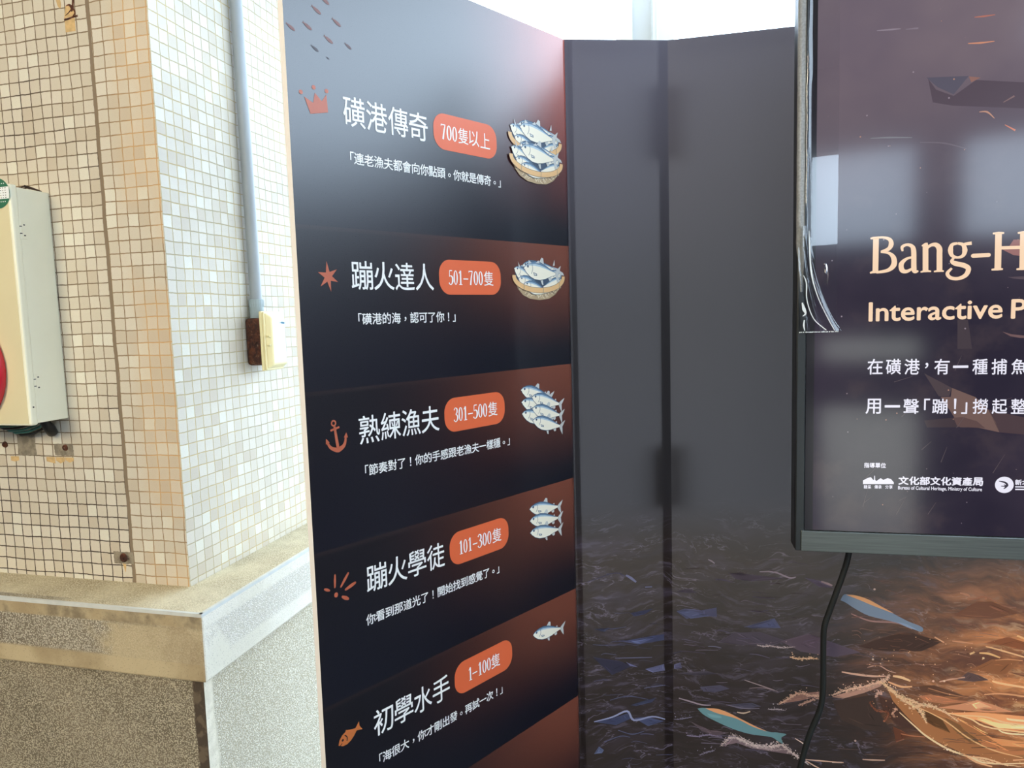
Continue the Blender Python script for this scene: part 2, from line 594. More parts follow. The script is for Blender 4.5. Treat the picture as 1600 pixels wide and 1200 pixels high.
def dash_material(name, kind):
    """washed pebbles set in cement, partly skimmed over with smooth mortar"""
    n = NT(name)
    vec, u, v = n.uv()
    ob = n.obj()
    vo = n.node('ShaderNodeTexVoronoi')
    n.put(vo.inputs['Vector'], ob)
    vo.inputs['Scale'].default_value = 330
    hue = n.node('ShaderNodeSeparateColor')
    n.put(hue.inputs[0], vo.outputs['Color'])
    peb = n.ramp(vo.outputs['Distance'], 0.34, 0.60, 1, 0)
    big = n.noise(ob, 6, 5, 0.6)
    fine = n.noise(ob, 45, 4)
    j = n.math('ADD', n.math('MULTIPLY', n.math('SUBTRACT', big, 0.5), 0.5), n.math('MULTIPLY', n.math('SUBTRACT', fine, 0.5), 0.12))
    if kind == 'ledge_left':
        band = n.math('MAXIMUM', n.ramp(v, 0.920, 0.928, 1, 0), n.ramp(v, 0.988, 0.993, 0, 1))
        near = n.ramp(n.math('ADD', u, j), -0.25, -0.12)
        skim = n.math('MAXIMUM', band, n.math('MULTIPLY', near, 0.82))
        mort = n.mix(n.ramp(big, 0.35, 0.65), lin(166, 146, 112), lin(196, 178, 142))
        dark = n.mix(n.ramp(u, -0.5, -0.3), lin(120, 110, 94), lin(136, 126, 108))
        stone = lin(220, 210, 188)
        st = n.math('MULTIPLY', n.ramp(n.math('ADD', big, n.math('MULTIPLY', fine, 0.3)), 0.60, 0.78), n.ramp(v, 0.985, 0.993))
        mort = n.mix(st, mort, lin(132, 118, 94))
    elif kind == 'ledge_right':
        band = n.math('MAXIMUM', n.ramp(v, 0.918, 0.930, 1, 0), n.ramp(v, 0.985, 0.995, 0, 1))
        skim = n.math('MAXIMUM', n.math('MULTIPLY', band, 0.85), n.ramp(n.math('ADD', u, j), 0.06, 0.0))
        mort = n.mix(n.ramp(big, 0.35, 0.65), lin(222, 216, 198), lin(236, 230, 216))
        dark, stone = lin(204, 197, 180), lin(248, 243, 232)  # same dash as the left, made paler to carry the daylight
    elif kind == 'top':
        skim = n.ramp(big, 0.35, 0.65, 0.25, 0.8)
        mort = n.mix(n.ramp(big, 0.35, 0.65), lin(208, 196, 160), lin(224, 214, 182))
        dark, stone = lin(156, 140, 110), lin(238, 228, 198)
        edge = n.math('MULTIPLY', n.ramp(n.math('ADD', u, n.math('MULTIPLY', j, 0.5)), -0.30, -0.36), n.math('LESS_THAN', v, 0.022))
        mort = n.mix(edge, mort, lin(128, 122, 112))
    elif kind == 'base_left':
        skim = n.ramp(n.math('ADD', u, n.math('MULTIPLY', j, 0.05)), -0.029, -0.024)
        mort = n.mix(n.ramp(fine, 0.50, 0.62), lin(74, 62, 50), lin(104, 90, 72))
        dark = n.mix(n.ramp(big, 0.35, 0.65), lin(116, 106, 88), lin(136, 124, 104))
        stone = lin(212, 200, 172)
    else:
        skim = n.ramp(n.math('ADD', u, n.math('MULTIPLY', j, 0.06)), 0.032, 0.022)
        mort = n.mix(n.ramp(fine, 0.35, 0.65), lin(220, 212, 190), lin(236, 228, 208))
        dark, stone = lin(182, 172, 146), lin(250, 244, 226)  # base lightened on this side too, daylight put into the colour
    shade = n.mix(hue.outputs[0], tuple(0.66 * x for x in stone[:3]) + (1,), stone)
    c = n.mix(n.math('MULTIPLY', peb, n.ramp(fine, 0.3, 0.7, 1, 0.75)), dark, shade)
    sp = n.ramp(n.noise(ob, 380, 2), 0.60, 0.70, 0, 0.4)
    mort = n.mix(sp, mort, lin(96, 86, 70))
    n.set(Base_Color=n.mix(skim, c, mort), Roughness=0.85)
    n.bump(n.math('MULTIPLY', peb, n.math('SUBTRACT', 1.0, skim)), 0.55, 0.0015)
    return n.mat


mb = MB()
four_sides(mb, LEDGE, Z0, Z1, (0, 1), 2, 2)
led = mb.build('pebble_ledge', [dash_material('ledge_dash', 'ledge_left'), dash_material('ledge_dash_lit_tone', 'ledge_right'), dash_material('ledge_top_dash', 'top')], pillar)
bv = led.modifiers.new('worn_edge', 'BEVEL'); bv.width = 0.004; bv.segments = 2; bv.limit_method = 'ANGLE'
wd = led.modifiers.new('weld', 'WELD'); wd.merge_threshold = 0.0005
led.modifiers.move(1, 0)
mb = MB()
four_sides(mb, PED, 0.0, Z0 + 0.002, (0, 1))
mb.build('pebble_base', [dash_material('base_dash', 'base_left'), dash_material('base_dash_lit_tone', 'base_right')], pillar)
# pale strip let into the edge of the ledge
cL = Plane(YL, Vector((CORNER[0], CORNER[1], 0)) + L.n * LEDGE + R.n * LEDGE)
cR = Plane(YL + math.pi / 2, Vector((CORNER[0], CORNER[1], 0)) + L.n * LEDGE + R.n * LEDGE)
mb = MB()
mb.box(cL, -PW, 0.0, Z1 - 0.006, Z1 + 0.0008, -0.006, 0.0006)
mb.box(cR, 0.0, PW, Z1 - 0.006, Z1 + 0.0008, -0.006, 0.0006)
mb.build('edge_strip', plain('pale_edging_strip', lin(206, 208, 202), 0.5, vary=0.06, scale=40), pillar)
# patches where tiles came off, and the bolts left in them
m_mortar = cement_material('bare_mortar', lin(120, 112, 98), lin(152, 142, 124), 60)
m_hole = plain('dark_hole', lin(18, 16, 14), 0.9)


def patch(u0, u1, v0, v1, n=9):
    mb = MB()
    pts = []
    for a, b, c, d in ((u0, v0, u1, v0), (u1, v0, u1, v1), (u1, v1, u0, v1), (u0, v1, u0, v0)):
        for k in range(n):
            t = k / n
            pts.append((a + (c - a) * t + random.uniform(-1, 1) * 0.0009, b + (d - b) * t + random.uniform(-1, 1) * 0.0009))
    mb.poly(L, pts, 0.0006)
    return mb.build('mortar_patch', m_mortar, pillar)


def bolt(u, v, r, name='rusty_bolt'):
    mb = MB()
    n = 14
    rows = []
    for rr, oo in ((1.15, 0.0004), (1.1, 0.002), (0.75, 0.0045), (0.7, 0.003), (0.3, 0.003), (0.28, 0.007), (0.02, 0.0075)):
        rows.append([L.w(u + r * rr * math.cos(2 * math.pi * k / n) * random.uniform(.92, 1.08), v + r * rr * math.sin(2 * math.pi * k / n), oo) for k in range(n)])
    mb.grid(rows, 0, True, True)
    return mb.build(name, m_rust, pillar)


patch(-0.4085, -0.3600, 1.2850, 1.3360)
patch(-0.3110, -0.2625, 1.2865, 1.3115)
patch(-0.1822, -0.1330, 1.0595, 1.0850)
bolt(-0.2825, 1.3035, 0.0060)
bolt(-0.4420, 1.3075, 0.0060)
bolt(-0.1575, 1.0725, 0.0085)
mb = MB()
for k in range(3):
    mb.poly(L, [(-0.1575 + random.uniform(-.011, .011) + 0.010 * math.cos(a * .7) * random.uniform(.7, 1.2), 1.0725 + 0.0075 * math.sin(a * .7) * random.uniform(.7, 1.2)) for a in range(9)], 0.00075 + k * 0.0001)
mb.build('crumbled_hole', plain('crumbled_mortar', lin(84, 74, 66), 0.9, vary=0.3, scale=200), pillar)
# rust runs
m_run = rust_material('rust_run')
m_run2 = plain('pale_rust_stain', lin(204, 172, 120), 0.6, vary=0.12, scale=120)
mb = MB()
mb.poly(L, [(-0.192, 2.131), (-0.168, 2.131), (-0.168, 2.156), (-0.192, 2.154)], 0.0005, 1)
mb.poly(L, [(-0.193, 2.157), (-0.168, 2.160), (-0.168, 2.180), (-0.187, 2.181)], 0.0005, 1)
for pts, w in (([(-0.166, 2.21), (-0.168, 2.190), (-0.170, 2.175), (-0.166, 2.165), (-0.172, 2.157), (-0.160, 2.160)], [.005, .005, .004, .003, .003, .001]),
               ([(-0.186, 2.180), (-0.178, 2.181), (-0.172, 2.174), (-0.174, 2.168)], [.001, .004, .007, .003]),
               ([(-0.193, 2.1545), (-0.182, 2.1555), (-0.168, 2.158), (-0.160, 2.1575)], [.004, .004, .003, .002]),
               ([(-0.190, 2.162), (-0.182, 2.166), (-0.174, 2.172)], [.001, .002, .003])):
    mb.stroke(L, pts, w, 0.0007, 0)
mb.stroke(L, [(-0.205, 2.205), (-0.202, 2.185), (-0.200, 2.178)], [.012, .009, .002], 0.0005, 1)
for u0, u1 in ((-0.43, -0.408), (-0.335, -0.312), (-0.310, -0.287), (-0.2855, -0.2635)):
    mb.poly(L, [(u0, 1.2825), (u1, 1.2825), (u1, 1.2825 - random.uniform(.006, .014)), ((u0 + u1) / 2, 1.2825 - random.uniform(.010, .016)), (u0, 1.2825 - random.uniform(.004, .012))], 0.0005, 1)
mb.stroke(L, [(-0.157, 1.062), (-0.156, 1.050), (-0.1555, 1.042)], [.010, .005, .001], 0.0005, 1)
mb.build('rust_stain', [m_run, m_run2], pillar, kind='stuff')

# ------------------------------------------------------------------ fire alarm box
bx0, bx1, bz0, bz1 = -0.605, -0.267, 1.3666, 1.8275
box = thing('alarm_box', 'cream metal alarm cabinet with round red cover, fixed to the tiled pillar', 'alarm box', L.w((bx0 + bx1) / 2, bz0))
mb = MB(); mb.box(L, bx0, bx1, bz0, bz1, 0.0005, 0.073, 0, 0.002); mb.build('cabinet_body', m_cream, box)
mb = MB()
mb.box(L, bx0 - 0.002, bx1 + 0.0035, bz0 - 0.003, bz1 + 0.004, 0.0745, 0.090, 0, 0.0035)
mb.box(L, bx0 + 0.004, bx1 - 0.0025, bz0 + 0.001, bz1 - 0.030, 0.0885, 0.0906, 1, 0.0008)
door = mb.build('cabinet_door', [m_cream, m_cream2], box)


def lathe(mb, pl, u, v, prof, mat=0, n=48):
    rows = [[pl.w(u + r * math.cos(2 * math.pi * k / n), v + r * math.sin(2 * math.pi * k / n), o) for k in range(n)] for r, o in prof]
    mb.grid(rows, mat, True, True)
    mb.face(rows[-1], mat)


mb = MB()
lathe(mb, L, -0.4290, 1.4745, [(0.112, 0.0895), (0.118, 0.093), (0.119, 0.098), (0.115, 0.106), (0.106, 0.110), (0.096, 0.110), (0.090, 0.106), (0.087, 0.1045), (0.084, 0.1060), (0.079, 0.1075), (0.070, 0.1065), (0.066, 0.104), (0.040, 0.109), (0.01, 0.110)])
mb.build('red_cover', m_red, door)
mb = MB()
su, sv, sr = -0.2915, 1.8140, 0.0285
mb.disc(L, su, sv, sr, 0.0912, 0, 40)
mb.poly(L, [(su - 0.0265, sv - 0.011), (su + 0.0262, sv - 0.011), (su + 0.0275, sv - 0.003), (su + 0.0272, sv + 0.009), (su + 0.0262, sv + 0.0115), (su - 0.0262, sv + 0.0115), (su - 0.028, sv)], 0.0914, 1)
for row in range(5):
    for k in range(8):
        x = su - 0.021 + k * 0.0055
        y = sv + 0.0085 - row * 0.0045
        mb.poly(L, [(x, y), (x + random.uniform(.0014, .0030), y), (x + random.uniform(.0014, .0030), y + 0.0014), (x, y + 0.0014)], 0.0916, 2)
for k in range(7):
    x = su - 0.015 + k * 0.005
    for y in (sv + 0.017, sv - 0.017):
        mb.poly(L, [(x, y), (x + 0.0022, y), (x + 0.0022, y + 0.0018), (x, y + 0.0018)], 0.0914, 1)
mb.build('inspection_sticker', [m_green, m_paper, m_ink], door)
SIDE = Plane(YL + math.pi / 2, L.w(bx1, 0))    # right flank of the cabinet, u = depth behind the wall line
for y0, y1, x in ((346, 374, 31), (584, 611, 58)):
    va, vb = L.uv(x, y1, 0.068)[1], L.uv(x, y0, 0.068)[1]
    mb = MB()
    mb.box(SIDE, -0.071, -0.060, va, vb, 0.0003, 0.0022, 0, 0.0006)
    mb.tube([SIDE.w(-0.0735, va, 0.002), SIDE.w(-0.0735, vb, 0.002)], 0.0024, 0, 10)
    for t in (0.3, 0.7):
        mb.tube([SIDE.w(-0.0735, va + (vb - va) * t - 0.0008, 0.002), SIDE.w(-0.0735, va + (vb - va) * t + 0.0008, 0.002)], 0.0027, 1, 10)
    for t in (0.2, 0.8):
        mb.box(SIDE, -0.067, -0.064, va + (vb - va) * t - 0.0012, va + (vb - va) * t + 0.0012, 0.002, 0.003, 1)
    mb.build('hinge', [m_cream, m_ink], box)
mb = MB()
mb.tube([SIDE.w(-0.083, 1.400, 0.003), SIDE.w(-0.083, 1.400, 0.0045)], 0.0016, 0, 10)
mb.build('door_screw', m_ink, box)
mb = MB()
for k in range(7):
    a, b = random.uniform(-0.06, 0.0), random.uniform(-0.002, 0.004)
    mb.tube([SIDE.w(-0.045 + a * .3, bz1 + 0.001, -0.004), SIDE.w(-0.03 + a * .3, bz1 + 0.005 + b, -0.012), SIDE.w(-0.012 + a * .2, bz1 + 0.001, -0.002)], 0.0011, 0, 6)
mb.build('twig_debris', plain('dry_dark_twig', lin(70, 52, 40), 0.9), box)
mb = MB()
for k in range(5):
    x0, x1 = -0.405 - 0.012 * k * .6, -0.300 - 0.006 * k
    dz = 0.013 + 0.0055 * (4 - k)
    o = 0.018 + 0.006 * k
    mb.tube([L.w(x0 - 0.01, bz0 + 0.01, o), L.w(x0, bz0 - dz * .5, o), L.w(x0 + 0.03, bz0 - dz, o), L.w((x0 + x1) / 2 + .01, bz0 - dz * .9, o), L.w(x1 - 0.01, bz0 - dz * .5, o), L.w(x1 + 0.006, bz0 + 0.008, o)], 0.0028, 0 if k % 3 else 1, 8)
mb.build('wire_loop', [m_teal, m_black], box)
mb = MB()
mb.tube([L.w(-0.300, bz0 + 0.008, 0.03), L.w(-0.300, bz0 - 0.008, 0.026), L.w(-0.302, bz0 - 0.020, 0.016), L.w(-0.306, bz0 - 0.031, 0.006), L.w(-0.307, bz0 - 0.034, 0.003)], [0.008, 0.0095, 0.011, 0.010, 0.004], 0, 14)
mb.build('cable_gland', m_black, box)

# ------------------------------------------------------------------ conduit and socket
pu, po = 0.2622, 0.0168
pipe = thing('conduit_pipe', 'grey plastic conduit running down the daylit tiled face into the socket box', 'pipe', R.w(pu, 1.565, po))
mb = MB(); mb.tube([R.w(pu + 0.002 + (-0.006) * (z - 1.6) / 0.7, z, po) for z in (1.60, 2.0, 2.4, 2.998)], 0.0134, 0, 28); mb.build('pipe_run', m_pipe, pipe)
mb = MB()
n = 40
rows = [[R.w(pu + 0.002 + r * math.cos(2 * math.pi * k / n), z, po + r * math.sin(2 * math.pi * k / n)) for k in range(n)]
        for r, z in ((0.0138, 1.6075), (0.0162, 1.6075), (0.0164, 1.606), (0.0160, 1.590), (0.0158, 1.5645))]
mb.grid(rows, 0, True, True)
for k in range(0, n, 2):
    a = 2 * math.pi * k / n
    mb.tube([R.w(pu + 0.002 + 0.0163 * math.cos(a), z, po + 0.0163 * math.sin(a)) for z in (1.590, 1.606)], 0.0005, 0, 5)
mb.build('coupling', m_pipe2, pipe)

so = thing('socket_box', 'weatherproof socket with an ivory cover over a rusty back box at the conduit end', 'socket', R.w(0.27, 1.456))
mb = MB(); mb.box(R, 0.2375, 0.302, 1.4555, 1.5640, 0.0006, 0.0405, 0, 0.007); bb = mb.build('rusty_back_box', m_rust, so)
SF = Plane(YL, R.w(0.2375, 0))                 # near flank of the back box, u = distance from the tiles
mb = MB()
for vv, rr in ((1.536, 0.0055), (1.512, 0.0105), (1.486, 0.0125)):
    lathe(mb, SF, 0.021, vv, [(rr, 0.0002), (rr * 0.93, 0.0018), (rr * 0.80, 0.0018), (rr * 0.74, 0.0004), (rr * .3, 0.0006), (rr * 0.1, 0.0016)], 0, 20)
mb.build('knockout_disc', rust_material('scaly_rust'), bb)
mb = MB()
mb.box(R, 0.2335, 0.307, 1.4425, 1.5795, 0.0407, 0.0480, 0, 0.003)
mb.box(R, 0.2350, 0.3055, 1.4440, 1.5780, 0.0482, 0.0535, 0, 0.0025)
bm = bmesh.new()
q0 = [(0.2375, 1.4465), (0.304, 1.4465), (0.304, 1.5755), (0.2375, 1.5755)]
q1 = [(0.2450, 1.4560), (0.3005, 1.4560), (0.3005, 1.5650), (0.2450, 1.5650)]
vs = [bm.verts.new(R.w(u, v, 0.0530)) for u, v in q0] + [bm.verts.new(R.w(u, v, 0.0660)) for u, v in q1]
bm.faces.new([vs[3], vs[2], vs[1], vs[0]]); bm.faces.new(vs[4:])
for k in range(4):
    bm.faces.new([vs[k], vs[(k + 1) % 4], vs[4 + (k + 1) % 4], vs[4 + k]])
bmesh.ops.recalc_face_normals(bm, faces=bm.faces)
bmesh.ops.bevel(bm, geom=list(bm.edges), offset=0.0028, segments=3, affect='EDGES', profile=0.5)
mb.add_bm(bm, 0)
cov = mb.build('hinged_cover', m_ivoryp, so)
mb = MB()
rows = []
for k in range(13):
    a = -math.pi / 2 + math.pi * k / 12
    rows.append([R.w(0.2368 + rr * math.cos(a) * 0.8, 1.511 + rr * math.sin(a), oo) for rr, oo in ((0.0118, 0.0530), (0.0120, 0.0628), (0.0098, 0.0634), (0.0086, 0.0540))])
mb.grid(rows, 0, True)
mb.build('thumb_catch', m_ivoryp, cov)
mb = MB()
mb.poly(R, [(0.2485, 1.4615), (0.2985, 1.4615), (0.2985, 1.5595), (0.2485, 1.5595)], 0.0663, 0)
mb.build('white_label', m_paper, cov)
mb = MB()
mb.poly(R, [(0.272, 1.5530), (0.280, 1.5525), (0.286, 1.5545), (0.292, 1.5540), (0.2975, 1.5530), (0.297, 1.5490), (0.286, 1.5495), (0.280, 1.5510)], 0.0665, 0)
mb.build('ink_smudge', m_blue, cov)

# ------------------------------------------------------------------ rank board (left panel)
BW, BTOP, BTH = 0.673, 2.1390, 0.014


def board_print():
    n = NT('board_print')
    vec, u, v = n.uv()
    t_low = n.math('FRACT', n.math('DIVIDE', n.math('SUBTRACT', v, 1.7008), 0.2595))
    t_top = n.math('DIVIDE', n.math('SUBTRACT', v, 1.7008), 0.44)
    top = n.math('GREATER_THAN', v, 1.7008)
    t = n.mixf(top, t_low, t_top)
    wob = n.math('MULTIPLY', n.math('SUBTRACT', n.noise(vec, 3.0, 3), 0.5), 0.25)
    side = n.ramp(n.math('ADD', u, n.math('MULTIPLY', wob, 0.4)), -0.62, 0.02)
    side = n.math('POWER', side, n.mixf(top, 1.6, 4.0))
    hgt = n.ramp(n.math('ADD', t, wob), 0.05, 1.05)
    k = n.math('MULTIPLY', side, n.mixf(top, hgt, n.math('POWER', hgt, 0.7)))
    navy = n.mix(n.ramp(t, 0.0, 1.0), lin(11, 12, 24), lin(15, 13, 20))
    c = n.mix(k, navy, n.mix(top, lin(124, 66, 48), lin(168, 74, 56)))
    hi = n.math('MULTIPLY', n.math('MULTIPLY', n.ramp(t_low, 0.965, 0.99), n.math('SUBTRACT', 1.0, top)), n.math('SUBTRACT', 1.0, side))
    c = n.mix(n.math('MULTIPLY', hi, 0.10), c, lin(96, 70, 60))
    grain = n.noise(vec, 900, 2)
    c = n.mix(n.ramp(grain, 0.55, 0.8, 0, 0.10), c, lin(120, 110, 120))
    n.set(Base_Color=c, Roughness=n.mixf(grain, 0.25, 0.33))
    n.b.inputs['Specular IOR Level'].default_value = 0.9
    n.bump(grain, 0.08, 0.0004)
    return n.mat


m_board = board_print()
board = thing('rank_board', 'tall dark navy display board listing five catch ranks with orange badges and fish drawings', 'display board', P1.w(-BW / 2, 0.0))
mb = MB()
uvq = lambda u0, u1, v0, v1: [(u0, v0), (u1, v0), (u1, v1), (u0, v1)]
q = lambda pl, u0, u1, v0, v1, o: [pl.w(u0, v0, o), pl.w(u1, v0, o), pl.w(u1, v1, o), pl.w(u0, v1, o)]
RND = 0.011
mb.face(q(P1, -BW, -RND, 0.0, BTOP, 0.0), 0, uvq(-BW, -RND, 0.0, BTOP))
arc = []
arc += [(-RND, 0.0), (-0.0006, -0.0030), (0.0, -0.0036), (0.0, -RND)]
rows = [[P1.w(uu, 0.0, oo), P1.w(uu, BTOP, oo)] for uu, oo in arc]
mb.grid(rows, 0, False, uvs=[[(uu, 0.0), (uu, BTOP)] for uu, oo in arc])
mb.face(q(P1, -BW, 0, 0.0, BTOP, -BTH)[::-1], 1)
mb.face([P1.w(-BW, 0, -BTH), P1.w(-BW, 0, 0), P1.w(-BW, BTOP, 0), P1.w(-BW, BTOP, -BTH)], 1)
mb.face([P1.w(0, 0, -RND), P1.w(0, 0, -BTH), P1.w(0, BTOP, -BTH), P1.w(0, BTOP, -RND)], 0)
for z in (0, BTOP):
    ring = [P1.w(-BW, z, 0)] + [P1.w(uu, z, oo) for uu, oo in arc] + [P1.w(0, z, -BTH), P1.w(-BW, z, -BTH)]
    mb.face(ring if z else ring[::-1], 1)
mb.build('printed_sheet', [m_board, m_edge], board)


def ink(name, c, rough=0.42):
    return plain('print_' + name, c, rough)


i_white = ink('white', lin(244, 242, 236))
i_orange = ink('orange', lin(226, 104, 62))
i_icon = ink('rust_orange', lin(186, 98, 70))
i_fade = [ink('faded_orange_%d' % k, lin(*c)) for k, c in enumerate(((122, 74, 64), (92, 60, 58), (60, 48, 54)))]
i_dim = ink('dark_line', lin(28, 26, 34))
i_fw = ink('fish_belly', lin(240, 230, 206))
i_fb = ink('fish_back', lin(96, 124, 148))
i_fm = ink('fish_flank', lin(176, 194, 202))
i_fd = ink('fish_line', lin(66, 82, 100))
i_fin = ink('fish_fin', lin(196, 196, 190))
i_tan = ink('basket_rim', lin(226, 180, 124))
i_wv = ink('basket_weave', lin(178, 152, 116))
i_wd = ink('basket_weave_dark', lin(120, 100, 84))
i_wl = ink('basket_weave_light', lin(222, 206, 172))
FISHM = [i_fw, i_fb, i_fm, i_fd, i_fin]

DIG = {
    '0': ('ring',),
    '1': ([(0.10, 0.80), (0.28, 0.98)], [.05, .10], [(0.28, 1.0), (0.28, 0.0)], .15, [(0.10, 0.02), (0.46, 0.02)], .05),
    '3': ([(0.06, 0.84), (0.14, 0.97), (0.26, 0.98), (0.37, 0.88), (0.36, 0.66), (0.20, 0.53)], [.12, .06, .07, .14, .14, .05],
          [(0.20, 0.53), (0.38, 0.44), (0.42, 0.22), (0.28, 0.03), (0.12, 0.03), (0.03, 0.16)], [.05, .12, .16, .08, .06, .13]),
    '5': ([(0.40, 0.98), (0.12, 0.98)], .07, [(0.12, 0.98), (0.09, 0.56)], .06,
          [(0.09, 0.56), (0.24, 0.62), (0.41, 0.50), (0.42, 0.22), (0.28, 0.03), (0.12, 0.03), (0.03, 0.14)], [.05, .07, .15, .17, .08, .06, .13]),
    '7': ([(0.05, 0.97), (0.44, 0.97)], .07, [(0.05, 1.0), (0.05, 0.86)], .04, [(0.42, 0.97), (0.30, 0.55), (0.20, 0.0)], [.06, .12, .15]),
}


def digits(mb, pl, s, u0, u1, v0, v1, off, mat):
    n = len(s)
    w = (u1 - u0) / n
    h = v1 - v0
    for i, ch in enumerate(s):
        x0 = u0 + i * w
        sx = w / 0.52
        if ch == '0':
            m_, r1x, r1y, r2x, r2y = 24, 0.235 * sx, 0.5 * h, 0.105 * sx, 0.445 * h
            cx, cy = x0 + 0.25 * sx, v0 + 0.5 * h
            rows = []
            for k in range(m_ + 1):
                a = 2 * math.pi * k / m_
                rows.append([pl.w(cx + r2x * math.cos(a), cy + r2y * math.sin(a), off), pl.w(cx + r1x * math.cos(a), cy + r1y * math.sin(a), off)])
            mb.grid(rows, mat, False)
        else:
            d = DIG[ch]
            for pts, wd in zip(d[0::2], d[1::2]):
                P = [(x0 + x * sx, v0 + y * h) for x, y in pts]
                horiz = abs(pts[0][1] - pts[-1][1]) < 0.01
                mb.stroke(pl, P, [a * (h if horiz else sx) for a in wd] if isinstance(wd, list) else wd * (h if horiz else sx), off, mat)


def pill(mb, pl, u0, u1, v0, v1, r, off, mat=0):
    pts = []
    for cx, cy, a0 in ((u1 - r, v1 - r, 0), (u0 + r, v1 - r, 90), (u0 + r, v0 + r, 180), (u1 - r, v0 + r, 270)):
        pts += [(cx + r * math.cos(math.radians(a0 + 9 * k)), cy + r * math.sin(math.radians(a0 + 9 * k))) for k in range(11)]
    mb.poly(pl, pts, off, mat)


def fish(mb, pl, u, v, ln, ang, off, fat=1.0, tail=True, mats=(0, 1, 2, 3, 4), flip=1):
    """side view of a mackerel-like fish, nose at u,v"""
    ca, sa = math.cos(math.radians(ang)), math.sin(math.radians(ang))
    X = lambda x, y: (u + ln * (x * flip * ca - y * fat * sa), v + ln * (x * flip * sa + y * fat * ca))
    top = [(0, 0.0), (0.06, 0.055), (0.16, 0.10), (0.30, 0.125), (0.45, 0.115), (0.60, 0.085), (0.75, 0.045), (0.88, 0.018)]
    bot = [(0.88, -0.018), (0.74, -0.055), (0.60, -0.10), (0.45, -0.13), (0.30, -0.13), (0.17, -0.10), (0.07, -0.05)]
    z = 0.00002
    if tail:
        mb.poly(pl, [X(0.86, 0.018), X(0.93, 0.075), X(1.02, 0.135), X(0.985, 0.05), X(0.955, 0.0), X(0.975, -0.06), X(0.995, -0.15), X(0.92, -0.085), X(0.86, -0.018)], off, mats[4])
        mb.poly(pl, [X(0.40, 0.11), X(0.47, 0.195), X(0.52, 0.185), X(0.54, 0.095)], off, mats[4])
        mb.poly(pl, [X(0.70, 0.05), X(0.75, 0.085), X(0.77, 0.035)], off, mats[4])
        mb.poly(pl, [X(0.46, -0.12), X(0.51, -0.185), X(0.55, -0.19), X(0.53, -0.11)], off, mats[4])
        mb.poly(pl, [X(0.66, -0.07), X(0.72, -0.12), X(0.77, -0.10), X(0.76, -0.045)], off, mats[4])
    out = top + bot
    mb.poly(pl, [X(x * 1.0, y * 1.07) for x, y in out], off + z, mats[3])
    mb.poly(pl, [X(0.012 + x * 0.98, y * 0.98) for x, y in out], off + 2 * z, mats[0])
    mb.poly(pl, [X(0.012 + x * 0.98, y * 0.98) for x, y in top] + [X(x, y * 0.45 + 0.006) for x, y in top[:0:-1]], off + 3 * z, mats[2])
    mb.poly(pl, [X(0.012 + x * 0.98, y * 0.98) for x, y in top[1:]] + [X(x, y * 0.72) for x, y in top[:1:-1]], off + 4 * z, mats[1])
    ex, ey = X(0.115, 0.035)
    mb.disc(pl, ex, ey, ln * 0.024, off + 5 * z, mats[3], 12)
    mb.stroke(pl, [X(0.225, 0.075), X(0.245, 0.01), X(0.215, -0.06)], ln * 0.010, off + 5 * z, mats[3])
    mb.poly(pl, [X(0.26, -0.035), X(0.36, -0.045), X(0.37, -0.075), X(0.29, -0.080)], off + 5 * z, mats[3])
    mb.poly(pl, [X(0.275, -0.043), X(0.35, -0.051), X(0.35, -0.068), X(0.295, -0.070)], off + 6 * z, mats[4])
    mb.stroke(pl, [X(0.005, -0.012), X(0.05, -0.018)], ln * 0.007, off + 5 * z, mats[3])


